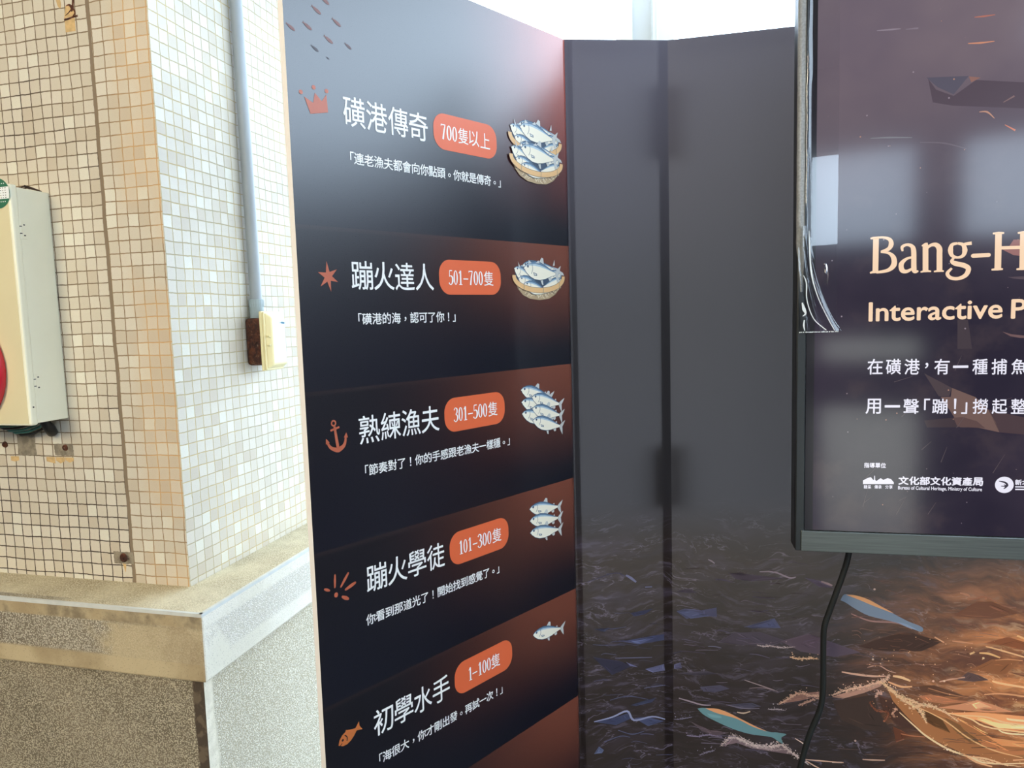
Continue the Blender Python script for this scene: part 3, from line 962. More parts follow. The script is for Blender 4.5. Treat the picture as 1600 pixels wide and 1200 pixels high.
def basket(mb, uc, vc, off):
    """round bamboo basket heaped with fish; 5 tan, 6 weave, 7 dark, 8 light after the five fish inks"""
    e = lambda a, rx, ry: (uc + rx * math.cos(a), vc + ry * math.sin(a))
    bowl = [(-0.078, 0.004), (-0.074, -0.012), (-0.066, -0.024), (-0.052, -0.036), (-0.030, -0.044), (0.0, -0.0465), (0.030, -0.044), (0.052, -0.035), (0.067, -0.022), (0.074, -0.010), (0.077, 0.004)]
    mb.poly(P1, [(uc + x, vc + y) for x, y in bowl], off, 6)
    rr = random.Random(3)
    for k in range(120):
        x = rr.uniform(-0.068, 0.068)
        lim = -0.0455 * math.sqrt(max(0, 1 - (x / 0.078) ** 2))
        y = rr.uniform(lim + 0.002, -0.012 - 0.010 * (1 - (x / 0.07) ** 2))
        a = rr.choice((0.5, -0.5, 0.9, -0.9, 2.2)) + rr.uniform(-.2, .2)
        l = rr.uniform(0.003, 0.007)
        dx, dy = math.cos(a) * l, math.sin(a) * l
        if y - abs(dy) < lim + 0.001:
            continue
        mb.stroke(P1, [(uc + x - dx, vc + y - dy), (uc + x + dx, vc + y + dy)], 0.0013, off + 0.00002 + 0.00002 * (k % 3), 7 if k % 5 < 2 else 8, 1)
    mb.poly(P1, [e(2 * math.pi * k / 36, 0.077, 0.026) for k in range(36)], off + 0.0001, 3)
    o = off + 0.00012
    # the heap
    mb.poly(P1, [(uc + x, vc + y) for x, y in [(-0.070, 0.010), (-0.060, 0.022), (-0.040, 0.029), (-0.010, 0.032), (0.020, 0.029), (0.045, 0.024), (0.066, 0.020), (0.076, 0.010), (0.070, 0.0), (-0.066, 0.0)]], o, 2)
    fish(mb, P1, uc - 0.052, vc + 0.024, 0.085, 4, o + 0.00002, 0.9, False)
    o += 0.00015
    fish(mb, P1, uc - 0.005, vc + 0.026, 0.075, -8, o, 0.8, False)
    o += 0.00015
    for (x, y, l, a, f, fl) in ((0.070, 0.010, .06, 38, 1.3, -1), (0.066, 0.012, .06, 10, 1.2, -1), (-0.078, 0.018, .085, -24, 1.3, 1), (0.076, -0.004, .075, 14, 1.2, -1), (-0.066, -0.003, .085, -16, 1.3, 1), (-0.050, -0.014, .088, -12, 1.15, 1)):
        fish(mb, P1, uc + x, vc + y, l, a, o, f, fl < 0 and False, flip=fl)
        o += 0.00015
    fish(mb, P1, uc - 0.050, vc + 0.019, 0.118, -5.5, o, 1.25)
    o += 0.00015
    for (pts) in ([(0.062, 0.018), (0.078, 0.012), (0.082, 0.006), (0.068, 0.008)], [(-0.064, 0.020), (-0.066, 0.032), (-0.059, 0.020)], [(0.044, 0.026), (0.050, 0.039), (0.051, 0.027)], [(-0.012, 0.030), (-0.002, 0.036), (0.001, 0.030)], [(-0.035, 0.028), (-0.033, 0.036), (-0.024, 0.030)]):
        mb.poly(P1, [(uc + x, vc + y) for x, y in pts], o, 4)
    arcp = [(uc + 0.079 * math.cos(a), vc + 0.002 + 0.0285 * math.sin(a)) for a in [math.radians(176 + 188 * k / 24) for k in range(25)]]
    mb.stroke(P1, arcp, 0.0118, o + 0.00002, 7, 1)
    mb.stroke(P1, arcp, 0.0100, o + 0.00004, 5, 1)
    for k in (7, 13, 19):
        x, y = arcp[k]
        mb.stroke(P1, [(x, y - 0.005), (x + 0.001, y + 0.005)], 0.0022, o + 0.00006, 6, 1)
    return o + 0.0001


def run(mb, pl, text, u0, u1, vb, h, off, mat, bold):
    """one character per equal cell, stops and commas set in the middle of theirs"""
    ref = glyphs('國')[0]
    ry0, ry1 = min(p[1] for p in ref), max(p[1] for p in ref)
    rxc = (min(p[0] for p in ref) + max(p[0] for p in ref)) / 2
    k = h / (ry1 - ry0)
    n = len(text)
    adv = (u1 - u0) / n
    for i, ch in enumerate(text):
        vs, fs = glyphs(ch)
        x0, x1 = min(p[0] for p in vs), max(p[0] for p in vs)
        y0, y1 = min(p[1] for p in vs), max(p[1] for p in vs)
        cx = u0 + adv * (i + 0.5)
        if ch in '，。！':
            uc_, vc_ = cx, vb + h * (0.42 if ch != '！' else 0.5)
        else:
            uc_, vc_ = cx + ((x0 + x1) / 2 - rxc) * k, vb + ((y0 + y1) / 2 - ry0) * k
        w_, h_ = (x1 - x0) * k / 2, (y1 - y0) * k / 2
        letter(mb, pl, ch, uc_ - w_, uc_ + w_, vc_ - h_, vc_ + h_, off, mat, bold)


TITLES = ['磺港傳奇', '蹦火達人', '熟練漁夫', '蹦火學徒', '初學水手']
QUOTES = ['「連老漁夫都會向你點頭。你就是傳奇。」', '「磺港的海，認可了你！」', '「節奏對了！你的手感跟老漁夫一樣穩。」', '你看到那道光了！開始找到感覺了。」', '「海很大，你才剛出發。再試一次！」']
QU = [(-0.5783, -0.2058), (-0.5783, -0.3390), (-0.5797, -0.2020), (-0.5797, -0.2445), (-0.5798, -0.2462)]
QV = [(1.8035, 1.8232), (1.5430, 1.5625), (1.2880, 1.3075), (1.0305, 1.0500), (0.7740, 0.7935)]
TV = [1.8645, 1.6025, 1.3455, 1.0880, 0.8290]
OFF = 0.0005
for k in range(5):
    vb = TV[k]
    mb = MB()
    for j, ch in enumerate(TITLES[k]):
        u0 = -0.5775 + 0.0446 * j
        letter(mb, P1, ch, u0 + 0.0012, u0 + 0.0432, vb - 0.0008, vb + 0.0462, OFF, 0, 0.006)
    mb.build('rank_title', i_white, board)
    mb = MB()
    pill(mb, P1, -0.3870, -0.2250, vb - 0.0085, vb + 0.0558, 0.0265, OFF)
    bad = mb.build('rank_badge', i_orange, board)
    mb = MB()
    b0, b1 = vb + 0.0100, vb + 0.0365
    o2 = OFF + 0.0003
    if k == 0:
        digits(mb, P1, '700', -0.3700, -0.3290, b0, b1, o2, 0)
        for ch, a, b in (('隻', -0.3275, -0.3015), ('以', -0.3000, -0.2730), ('上', -0.2700, -0.2440)):
            letter(mb, P1, ch, a, b, b0 - .001, b1 + .001, o2, 0)
    else:
        segs = {1: ('501', '700'), 2: ('301', '500'), 3: ('101', '300')}.get(k)
        if segs:
            digits(mb, P1, segs[0], -0.3640, -0.3285, b0, b1, o2, 0)
            digits(mb, P1, segs[1], -0.3135, -0.2745, b0, b1, o2, 0)
            mb.stroke(P1, [(-0.3270, b0 + .011), (-0.3145, b0 + .011)], 0.0022, o2, 0)
        else:
            digits(mb, P1, '1', -0.3520, -0.3400, b0, b1, o2, 0)
            digits(mb, P1, '100', -0.3255, -0.2880, b0, b1, o2, 0)
            mb.stroke(P1, [(-0.3400, b0 + .011), (-0.3270, b0 + .011)], 0.0022, o2, 0)
        a, b = (-0.2725, -0.2465) if segs else (-0.2875, -0.2620)
        letter(mb, P1, '隻', a, b, b0 - .001, b1 + .001, o2, 0)
    mb.build('badge_number', i_white, bad)
    mb = MB()
    run(mb, P1, QUOTES[k], QU[k][0] - 0.0017, QU[k][1] + 0.0017, QV[k][0] + 0.0010, 0.0180, OFF, 0, 0.012)
    mb.build('quote_line', i_white, board)

mb = MB(); o = basket(mb, -0.1085, 1.9125, OFF); basket(mb, -0.1085, 1.8700, o); mb.build('basket_drawing', FISHM + [i_tan, i_wv, i_wd, i_wl], board)
mb = MB(); basket(mb, -0.1085, 1.6300, OFF); mb.build('basket_drawing', FISHM + [i_tan, i_wv, i_wd, i_wl], board)
mb = MB()
o = OFF
for u, v in ((-0.1763, 1.3985), (-0.1757, 1.3730), (-0.1752, 1.3485), (-0.1430, 1.3795), (-0.1428, 1.3552), (-0.1425, 1.3300)):
    fish(mb, P1, u, v, 0.107, -14.5, o, 1.08)
    o += 0.00015
mb.build('fish_drawing', FISHM, board)
mb = MB()
o = OFF
for v in (1.1420, 1.1165, 1.0905):
    fish(mb, P1, -0.1598, v, 0.110, -8.5, o, 1.0)
    o += 0.00015
mb.build('fish_drawing', FISHM, board)
mb = MB(); fish(mb, P1, -0.1598, 0.8640, 0.110, -10, OFF, 1.0); mb.build('fish_drawing', FISHM, board)
# icons
mb = MB()
mb.poly(P1, [(-0.6359, 1.8703), (-0.6043, 1.8781), (-0.6060, 1.9050), (-0.6148, 1.8931), (-0.6264, 1.9037), (-0.6302, 1.8878), (-0.6454, 1.8943)], OFF)
for u, v in ((-0.6507, 1.9000), (-0.6279, 1.9115), (-0.6052, 1.9105)):
    mb.disc(P1, u, v, 0.0034, OFF, 0, 14)
mb.build('crown_icon', i_icon, board)
mb = MB()
tips = [(-0.6218, 1.6465), (-0.6032, 1.6340), (-0.6021, 1.6136), (-0.6161, 1.5980), (-0.6348, 1.6062), (-0.6381, 1.6287)]
cx, cy = -0.6200, 1.6222
pts = []
for i in range(6):
    a, b = tips[i], tips[(i + 1) % 6]
    mx_, my_ = (a[0] + b[0]) / 2 - cx, (a[1] + b[1]) / 2 - cy
    pts += [a, (cx + mx_ * 0.40, cy + my_ * 0.40)]
mb.poly(P1, pts, OFF)
mb.build('star_icon', i_icon, board)
mb = MB()
rows = []
for k in range(21):
    a = 2 * math.pi * k / 20
    rows.append([P1.w(-0.6245 + r_ * math.cos(a), 1.3870 + r_ * 1.1 * math.sin(a), OFF) for r_ in (0.0026, 0.0050)])
mb.grid(rows, 0, False)
mb.stroke(P1, [(-0.6232, 1.3815), (-0.6185, 1.3450)], [.0040, .0056], OFF, 0)
mb.stroke(P1, [(-0.6310, 1.3755), (-0.6140, 1.3795)], .0034, OFF, 0)
mb.stroke(P1, [(-0.6385, 1.3580), (-0.6330, 1.3490), (-0.6250, 1.3440), (-0.6175, 1.3430), (-0.6090, 1.3465), (-0.6045, 1.3530), (-0.6030, 1.3620)], [.003, .005, .0065, .009, .0065, .005, .003], OFF, 0)
mb.poly(P1, [(-0.6400, 1.3640), (-0.6335, 1.3565), (-0.6410, 1.3545)], OFF)
mb.poly(P1, [(-0.6015, 1.3690), (-0.5985, 1.3600), (-0.6068, 1.3610)], OFF)
mb.build('anchor_icon', i_icon, board)
mb = MB()
mb.disc(P1, -0.6369, 1.1040, 0.0036, OFF, 0, 14, 0.0042)
for a, b, w0, w1 in (((-0.6385, 1.1175), (-0.6372, 1.1375), .003, .0042), ((-0.6270, 1.1150), (-0.6120, 1.1335), .003, .0050), ((-0.6180, 1.1075), (-0.5995, 1.1135), .004, .0060), ((-0.6250, 1.0970), (-0.6150, 1.0905), .004, .0065), ((-0.6490, 1.1150), (-0.6570, 1.1195), .003, .0048)):
    mb.stroke(P1, [a, ((a[0] * .45 + b[0] * .55), (a[1] * .45 + b[1] * .55)), b], [w0, w1, w1 * .7], OFF, 0, 5, True)
mb.build('spark_icon', i_icon, board)
mb = MB()
X = lambda x, y: (-0.6478 + x * 0.0485 * 0.94 - y * 0.0485 * 0.34, 0.8480 + x * 0.0485 * 0.34 + y * 0.0485 * 0.94)
mb.poly(P1, [X(0, 0.0), X(.10, .14), (X(.25, .22)), X(.40, .235), X(.44, .285), X(.50, .225), X(.64, .13), X(.76, .05), X(.98, .17), X(.93, 0.0), X(.98, -.20), X(.77, -.06), X(.62, -.15), X(.45, -.21), X(.28, -.215), X(.12, -.15)], OFF)
mb.stroke(P1, [X(.33, .16), X(.38, .02), X(.32, -.10)], 0.0018, OFF + .0002, 1)
mb.disc(P1, *X(.20, .05), 0.0022, OFF + .0002, 1, 10)
mb.stroke(P1, [X(.03, -.07), X(.14, -.03)], 0.0016, OFF + .0002, 1)
mb.build('fish_icon', [ink('amber', lin(196, 110, 58)), i_dim], board)
mb = MB()
for u, v, l, mt in ((-0.6160, 2.0292, .0180, 0), (-0.6620, 1.9922, .0160, 0), (-0.6332, 2.0010, .0170, 0), (-0.5805, 2.0202, .0175, 0), (-0.5968, 1.9902, .0175, 0), (-0.6222, 1.9708, .0140, 2), (-0.5607, 1.9890, .0140, 1), (-0.6000, 2.0480, .0180, 0), (-0.5998, 1.9616, .006, 2)):
    a = -27
    ca, sa = math.cos(math.radians(a)) * l, math.sin(math.radians(a)) * l
    Xs = lambda x, y: (u + x * ca - y * sa, v + x * sa + y * ca)
    mb = MB()
    mb.poly(P1, [Xs(-.52, .14), Xs(-.40, .05), Xs(-.15, .14), Xs(.2, .16), Xs(.45, .08), Xs(.52, 0), Xs(.42, -.10), Xs(.15, -.16), Xs(-.2, -.12), Xs(-.40, -.03), Xs(-.54, -.12), Xs(-.48, 0)], OFF, 0)
    mb.build('small_fish_print', i_fade[mt], board)

# ------------------------------------------------------------------ backdrop panels with the printed night sea
def uvs_of(pl, u, v):
    return (u if pl is P2 else u + P2W, v)


def sea_print():
    n = NT('sea_print')
    vec, u, v = n.uv()
    warp = n.noise(vec, 3.5, 4)
    wu = n.math('ADD', n.math('MULTIPLY', u, 1.0), n.math('MULTIPLY', n.math('SUBTRACT', warp, .5), .25))
    low = n.noise(n.xyz(n.math('MULTIPLY', wu, 2.2), n.math('ADD', n.math('MULTIPLY', v, 9.0), n.math('MULTIPLY', warp, 2.0))), 2.4, 5, 0.6)
    mid = n.noise(n.xyz(n.math('MULTIPLY', wu, 5.0), n.math('ADD', n.math('MULTIPLY', v, 22.0), n.math('MULTIPLY', warp, 4.0)), 2.0), 2.6, 6, 0.62)
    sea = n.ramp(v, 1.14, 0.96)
    # glow of the fire to the lower right
    dx = n.math('MULTIPLY', n.math('SUBTRACT', u, 1.06), 1.0)
    dy = n.math('MULTIPLY', n.math('SUBTRACT', v, 0.74), 1.15)
    dist = n.math('SQRT', n.math('ADD', n.math('MULTIPLY', dx, dx), n.math('MULTIPLY', dy, dy)))
    glow = n.ramp(n.math('ADD', dist, n.math('MULTIPLY', n.math('SUBTRACT', mid, .5), .20)), 0.58, 0.08)
    glow = n.math('POWER', glow, 1.7)
    base = n.mix(sea, n.mix(n.ramp(v, 1.5, 2.2), lin(34, 32, 36), lin(86, 84, 98)), n.mix(n.ramp(v, 1.05, 0.65), lin(42, 32, 27), lin(33, 24, 21)))  # paler towards the top: glare veil painted into the base colour
    base = n.mix(n.math('MULTIPLY', n.ramp(low, .45, .68), n.math('MULTIPLY', sea, n.ramp(v, 0.62, 0.95, 0.35, 1.0))), base, lin(58, 50, 62))
    trough = n.ramp(low, .48, .34)
    base = n.mix(n.math('MULTIPLY', n.math('MULTIPLY', trough, sea), 0.55), base, lin(30, 24, 23))
    col_g = n.mix(n.ramp(low, .36, .64), lin(126, 70, 44), lin(238, 152, 90))
    base = n.mix(glow, base, col_g)
    streak = n.math('MULTIPLY', n.ramp(mid, .56, .66), sea)
    cool = n.mix(glow, lin(92, 84, 104), lin(232, 176, 120))
    base = n.mix(n.math('MULTIPLY', streak, n.math('ADD', .42, n.math('MULTIPLY', glow, .42))), base, cool)
    # hair-thin broken crest lines
    for sc_, wd_, sd_, amt in ((1.0, 0.016, 5.0, 0.55), (1.9, 0.020, 9.0, 0.5)):
        rn = n.noise(n.xyz(n.math('MULTIPLY', wu, 3.2 * sc_), n.math('ADD', n.math('MULTIPLY', v, 13.0 * sc_), n.math('MULTIPLY', warp, 3.0)), sd_), 2.2, 4, 0.58, 0.4)
        rl = n.ramp(n.math('ABSOLUTE', n.math('SUBTRACT', rn, 0.5)), wd_, 0.0)
        gate = n.ramp(n.noise(n.xyz(n.math('MULTIPLY', u, 5.0), n.math('MULTIPLY', v, 11.0), sd_ + 1.0), 2.0, 3), 0.48, 0.66)
        rl = n.math('MULTIPLY', n.math('MULTIPLY', rl, gate), sea)
        base = n.mix(n.math('MULTIPLY', rl, amt), base, n.mix(glow, lin(128, 118, 140), lin(255, 206, 150)))
        dk = n.math('MULTIPLY', n.math('MULTIPLY', n.ramp(rn, 0.50, 0.30), sea), 0.45)
        base = n.mix(dk, base, n.mix(glow, lin(22, 16, 15), lin(92, 48, 28)))
    rib = n.noise(n.xyz(n.math('MULTIPLY', u, 20.0), n.math('MULTIPLY', v, 500.0)), 1.0, 2)
    n.set(Base_Color=base, Roughness=0.5)
    n.b.inputs['Specular IOR Level'].default_value = 0.2
    n.bump(rib, 0.05, 0.0004)
    tl = n.node('ShaderNodeBsdfTranslucent')
    n.put(tl.inputs[0], n.mix(sea, (0.0230, 0.0202, 0.0194, 1), n.mix(n.ramp(v, 1.02, 0.62), (0.0190, 0.0148, 0.0115, 1), (0.0080, 0.0056, 0.0044, 1))))
    ad = n.node('ShaderNodeAddShader')
    n.t.links.new(n.b.outputs[0], ad.inputs[0])
    n.t.links.new(tl.outputs[0], ad.inputs[1])
    n.t.links.new(ad.outputs[0], n.out.inputs[0])
    return n.mat


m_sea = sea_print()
m_post = plain('black_frame_metal', lin(34, 36, 40), 0.5)
pan2 = thing('backdrop_panel', 'narrow dark backdrop panel between the rank board and the panel behind the television', 'display panel', P2.w(P2W / 2, 0))
pan3 = thing('backdrop_panel', 'wide dark backdrop panel printed with a night sea, standing behind the television', 'display panel', P3.w(P3W / 2, 0))


def sheet(pl, u0, u1, par):
    mb = MB()
    mb.face(q(pl, u0, u1, 0.0, 2.141, 0.0), 0, [uvs_of(pl, a, b) for a, b in uvq(u0, u1, 0.0, 2.141)])
    return mb.build('printed_sheet', m_sea, par)


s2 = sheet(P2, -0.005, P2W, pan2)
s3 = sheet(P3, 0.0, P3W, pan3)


def posts(pl, u0, u1, par, hinge):
    mb = MB()
    mb.box(pl, u0, u1, 0.0, 2.139, -0.0036, -0.0010, 0, 0.0005)
    po_ = mb.build('frame_post', m_post, par)
    return po_


posts(P2, 0.0005, 0.0125, pan2, None)
posts(P2, 0.2040, 0.2252, pan2, None)
posts(P3, P3W - 0.02, P3W, pan3, None)
for par, pl, a, b in ((pan2, P2, 0.0, P2W), (pan3, P3, 0.002, P3W)):
    for z in (0.0, 2.127):
        mb = MB(); mb.box(pl, a + 0.013, b - 0.022, z, z + 0.010, -0.040, -0.030, 0, 0.001); mb.build('frame_rail', m_post, par)
for va, vb in ((1.895, 2.048), (1.108, 1.252)):
    for par, pl, a, b in ((pan2, P2, 0.180, 0.2255), (pan3, P3, 0.000, 0.024)):
        mb = MB(); mb.box(pl, a, b, va, vb, -0.040, -0.020, 0, 0.003); mb.build('hinge_block', m_post, par)

# painted wave facets, foam and fish of the print (each at its place on the sheet)
sea_mats, sea_idx = [], {}


def sheer_ink(name, c):
    n = NT('print_' + name)
    n.set(Base_Color=c, Roughness=0.5)
    n.b.inputs['Specular IOR Level'].default_value = 0.2
    tl = n.node('ShaderNodeBsdfTranslucent')
    tl.inputs[0].default_value = tuple(0.025 + 0.17 * x for x in c[:3]) + (1,)
    ad = n.node('ShaderNodeAddShader')
    n.t.links.new(n.b.outputs[0], ad.inputs[0])
    n.t.links.new(tl.outputs[0], ad.inputs[1])
    n.t.links.new(ad.outputs[0], n.out.inputs[0])
    return n.mat


def sc(r, g, b):
    k = (r, g, b)
    if k not in sea_idx:
        sea_idx[k] = len(sea_mats)
        sea_mats.append(sheer_ink('sea_%d_%d_%d' % k, lin(r, g, b)))
    return sea_idx[k]


def C5(x, y):
    return (1000 + x / 3.4286, 850 + y / 3.4286)


def C6(x, y):
    if x >= 1199:          # shapes that run on past the view taper off further along the sheet
        x, y = x + 260 + (y * 37) % 90, 1000 + (y - 1000) * 0.8
    return (1300 + x / 4.0, 900 + y / 4.0)


def C4(x, y):
    return (850 + x / 3.2, 825 + y / 3.2)


foam3, foam2 = MB(), MB()
rs = random.Random(11)
lay = [0]


def on_sheet(pts):
    left = sum(p[0] for p in pts) / len(pts) < 1046
    pl = P2 if left else P3
    lo, hi = (0.001, P2W - 0.003) if left else (0.003, P3W)
    return (foam2 if left else foam3), pl, [(min(hi, max(lo, a)), b) for a, b in (pl.uv(*p) for p in pts)]


def facet(pts, color, fr=C5, off=0.0003):
    mb, pl, P = on_sheet([fr(*p) for p in pts])
    lay[0] = (lay[0] + 1) % 8
    if fr is C6 and color[0] > 110:
        color = tuple(min(255, int(x * 1.2)) for x in color)
    mb.poly(pl, P, off + lay[0] * 0.00004, sc(*color))
    # strokes of the brush inside the facet
    ua, ub = min(p[0] for p in P), max(p[0] for p in P)
    cu_, cv_ = sum(p[0] for p in P) / len(P), sum(p[1] for p in P) / len(P)
    for k in range(5):
        i0 = rs.randrange(len(P))
        a, b = P[i0], P[(i0 + 1) % len(P)]
        f = rs.uniform(.05, .75)
        a2 = (a[0] + (cu_ - a[0]) * f, a[1] + (cv_ - a[1]) * f)
        b2 = (b[0] + (cu_ - b[0]) * f, b[1] + (cv_ - b[1]) * f)
        g = rs.choice((0.72, 0.84, 1.18, 1.34))
        cc = tuple(min(255, int(x * g / 4) * 4) for x in color)
        wd_ = rs.uniform(.6, 2.4) * 1.4 / FPX
        mb.stroke(pl, [a2, ((a2[0] + b2[0]) / 2, (a2[1] + b2[1]) / 2 + rs.uniform(-1, 1) * .0012), b2], [wd_ * .3, wd_, wd_ * .2], off + 0.00034 + k * 0.00002, sc(*cc), 3)


def foam(pts, w, color, fr=C5, off=0.0008, rough=0.6, drops=6):
    """a ragged crest: a broken ribbon with flecks thrown up along it"""
    P0 = [fr(*p) for p in pts]
    mb, pl, P = on_sheet(P0)
    P, _ = smooth_line(P, [1] * len(P), 9)
    px = 1.40 / FPX
    k = len(P)
    env = lambda i: 0.25 + 0.75 * math.sin(math.pi * (i + .5) / k) ** 0.6
    mb.stroke(pl, P, [max(1.2, w * .5) * px * env(i) * rs.uniform(.5, 1.3) for i in range(k)], off, sc(*color), 1)
    # froth: many small uneven flecks crowding the crest, thinning out above it
    for i in range(k):
        for c in range(2 + int(w * .7)):
            a, b = P[i]
            a += rs.uniform(-2.2, 2.2) * px
            b += rs.gauss(0.12 * w, 0.42 * w * rough ** .5) * px * env(i)
            r = px * rs.uniform(.35, .55 + .16 * w) * env(i)
            t = rs.uniform(-.7, .5)
            pts_ = []
            for e in range(6):
                q_ = math.pi * 2 * e / 6
                x_, y_ = math.cos(q_) * r * rs.uniform(.9, 2.2), math.sin(q_) * r * rs.uniform(.5, 1.0)
                pts_.append((max(0.0008, a + x_ * math.cos(t) - y_ * math.sin(t)), b + x_ * math.sin(t) + y_ * math.cos(t)))
            sh = rs.uniform(.78, 1.05)
            cc = tuple(min(255, int(v_ * round(sh / .09) * .09)) for v_ in color)
            mb.poly(pl, pts_, off + rs.choice((0, 1, 2, 3)) * 0.00003, sc(*cc))
    for d in range(drops):
        a, b = rs.choice(P)
        mb.disc(pl, max(0.001, a + rs.uniform(-6, 6) * px), b + rs.uniform(0, 12) * px, px * rs.uniform(.4, 1.2), off + 0.0001, sc(*color), 6)


def line(pts, w, color, fr=C5, off=0.0009):
    mb, pl, P = on_sheet([fr(*p) for p in pts])
    px = 1.40 / FPX
    k = len(P)
    mb.stroke(pl, P, [w * px * (0.25 + 0.75 * math.sin(math.pi * (i + .5) / k)) for i in range(k)], off, sc(*color), 5)


BLUE, BLUE2, VIO, VIO2 = (66, 66, 92), (92, 94, 128), (80, 68, 84), (100, 86, 104)
# cool facets on the left
facet([(195, 360), (240, 345), (330, 355), (410, 340), (412, 392), (320, 378), (250, 402)], (80, 80, 106))
facet([(195, 360), (260, 352), (380, 385), (270, 400)], (88, 92, 124))
facet([(555, 445), (720, 398), (755, 450), (640, 450)], (86, 88, 116))
facet([(610, 448), (715, 415), (735, 445)], (84, 88, 120))
facet([(415, 525), (500, 475), (640, 470), (790, 520), (700, 545), (560, 540)], (78, 70, 80))
facet([(500, 470), (590, 480), (700, 540), (650, 548), (560, 500)], (82, 74, 86))
facet([(750, 520), (900, 480), (960, 500), (1180, 580), (1040, 605), (860, 575)], (94, 80, 92))
facet([(830, 520), (930, 495), (1080, 560), (940, 570)], (90, 76, 92))
facet([(470, 155), (560, 160), (790, 185), (600, 200), (520, 190)], (80, 72, 86))
facet([(880, 180), (960, 195), (1040, 235), (960, 230)], (90, 82, 102))
facet([(320, 765), (430, 755), (480, 775), (400, 795), (340, 790)], (78, 74, 92))
facet([(180, 690), (360, 680), (420, 695), (300, 705)], (70, 64, 74))
facet([(190, 255), (260, 238), (310, 262), (240, 262)], (72, 66, 78))
facet([(270, 950), (380, 1000), (480, 1010), (400, 1030), (330, 1000)], (84, 70, 76))
facet([(460, 860), (600, 850), (650, 870), (540, 885)], (76, 72, 88))
for pts in ([(245, 645), (290, 690), (340, 735), (440, 690), (380, 665)],):
    facet(pts, (52, 50, 66), C4)
facet([(505, 705), (600, 680), (605, 712), (545, 722)], (92, 92, 122), C4)
facet([(645, 682), (682, 672), (690, 700), (648, 704)], (86, 84, 112), C4)
facet([(390, 565), (510, 545), (600, 530), (600, 560), (470, 582)], (62, 64, 90), C4)
facet([(390, 568), (560, 545), (480, 580)], (86, 90, 124), C4)
facet([(430, 425), (545, 402), (500, 432), (450, 442)], (56, 56, 76), C4)
facet([(250, 505), (330, 500), (300, 520)], (58, 60, 80), C4)
facet([(430, 885), (560, 848), (540, 870), (460, 890)], (60, 62, 84), C4)
facet([(250, 1130), (275, 1092), (300, 1110), (290, 1125)], (86, 92, 120), C4)
facet([(250, 970), (330, 955), (420, 925), (440, 950), (360, 985)], (62, 66, 92), C4)
facet([(450, 950), (520, 945), (600, 965), (520, 990)], (70, 74, 102), C4)
facet([(410, 670), (470, 695), (430, 690)], (98, 98, 130), C4)
for p, w, c in (([(310, 230), (370, 225), (400, 240)], 2, (66, 62, 84)), ([(410, 235), (435, 250), (460, 270)], 5, (112, 112, 142)), ([(355, 650), (450, 648), (540, 646)], 2, (96, 96, 124)),
                ([(250, 968), (340, 945), (415, 915), (450, 960), (540, 942), (605, 955)], 4, (140, 144, 176)), ([(500, 800), (560, 790), (606, 785)], 2, (92, 92, 118)), ([(505, 295), (540, 293)], 3, (92, 92, 120)),
                ([(215, 270), (300, 240), (330, 232)], 1.5, (66, 62, 80)), ([(330, 860), (420, 840), (520, 856)], 2, (70, 72, 96)), ([(370, 1010), (440, 1030), (500, 1015)], 2, (76, 80, 108)), ([(300, 1070), (380, 1040), (430, 1045)], 2, (70, 74, 100))):
    line(p, w, c, C4)
for k in range(26):
    x, y = rs.uniform(215, 590), rs.uniform(420, 1180)
    line([(x, y), (x + rs.uniform(15, 50), y - rs.uniform(-4, 10)), (x + rs.uniform(60, 110), y + rs.uniform(-8, 6))], rs.uniform(.8, 1.8), rs.choice([(62, 60, 80), (76, 76, 102), (54, 50, 62)]), C4)
for k in range(70):
    x, y = rs.uniform(195, 900), rs.uniform(60, 1180)
    w = rs.uniform(.7, 1.8)
    line([(x, y), (x + rs.uniform(15, 45), y + rs.uniform(-6, 8)), (x + rs.uniform(50, 130), y + rs.uniform(-6, 22))], w, rs.choice([(70, 62, 78), (84, 76, 96), (62, 52, 58), (100, 90, 106)]))
for p, w, c in (([(208, 825), (260, 840), (330, 860), (380, 862)], 3, (152, 136, 146)), ([(640, 148), (720, 150), (800, 180), (835, 176)], 3, (150, 136, 152)), ([(365, 82), (385, 92), (400, 104)], 3, (130, 118, 132)),
                ([(970, 200), (1005, 212), (1030, 222)], 4, (160, 140, 148)), ([(560, 728), (640, 755), (720, 782)], 2, (150, 130, 132)), ([(585, 772), (660, 770), (740, 790)], 1.5, (130, 112, 116)),
                ([(365, 548), (400, 548), (435, 556)], 2, (100, 98, 120)), ([(460, 860), (560, 880), (640, 880)], 2, (120, 112, 128)), ([(520, 900), (555, 905), (590, 896)], 3, (196, 170, 150))):
    line(p, w, c)
foam([(630, 540), (660, 548), (700, 545), (760, 556), (830, 550)], 3, (196, 176, 176))
foam([(805, 605), (850, 615), (900, 612), (950, 615)], 5, (226, 184, 150))
foam([(690, 885), (730, 885), (775, 890)], 3, (170, 156, 160))
foam([(180, 938), (230, 935), (280, 925)], 2, (128, 124, 150))
foam([(250, 1025), (310, 1030), (370, 1022), (440, 1035)], 4, (134, 122, 146))
foam([(320, 1130), (360, 1115), (400, 1105)], 3, (130, 122, 140))
facet([(440, 1085), (490, 1030), (560, 1060), (640, 1080), (780, 1085), (830, 1130), (700, 1110), (600, 1095), (520, 1065), (470, 1075)], (120, 100, 106))
foam([(435, 1080), (465, 1052), (495, 1030), (540, 1048), (600, 1075), (690, 1085), (760, 1078), (800, 1108), (850, 1145), (905, 1182)], 7, (208, 188, 184), rough=1.2, drops=30)
foam([(560, 1075), (640, 1090), (720, 1102), (780, 1100)], 4, (176, 154, 154), drops=12)
line([(860, 1150), (960, 1160), (1090, 1170)], 2.5, (220, 176, 150))
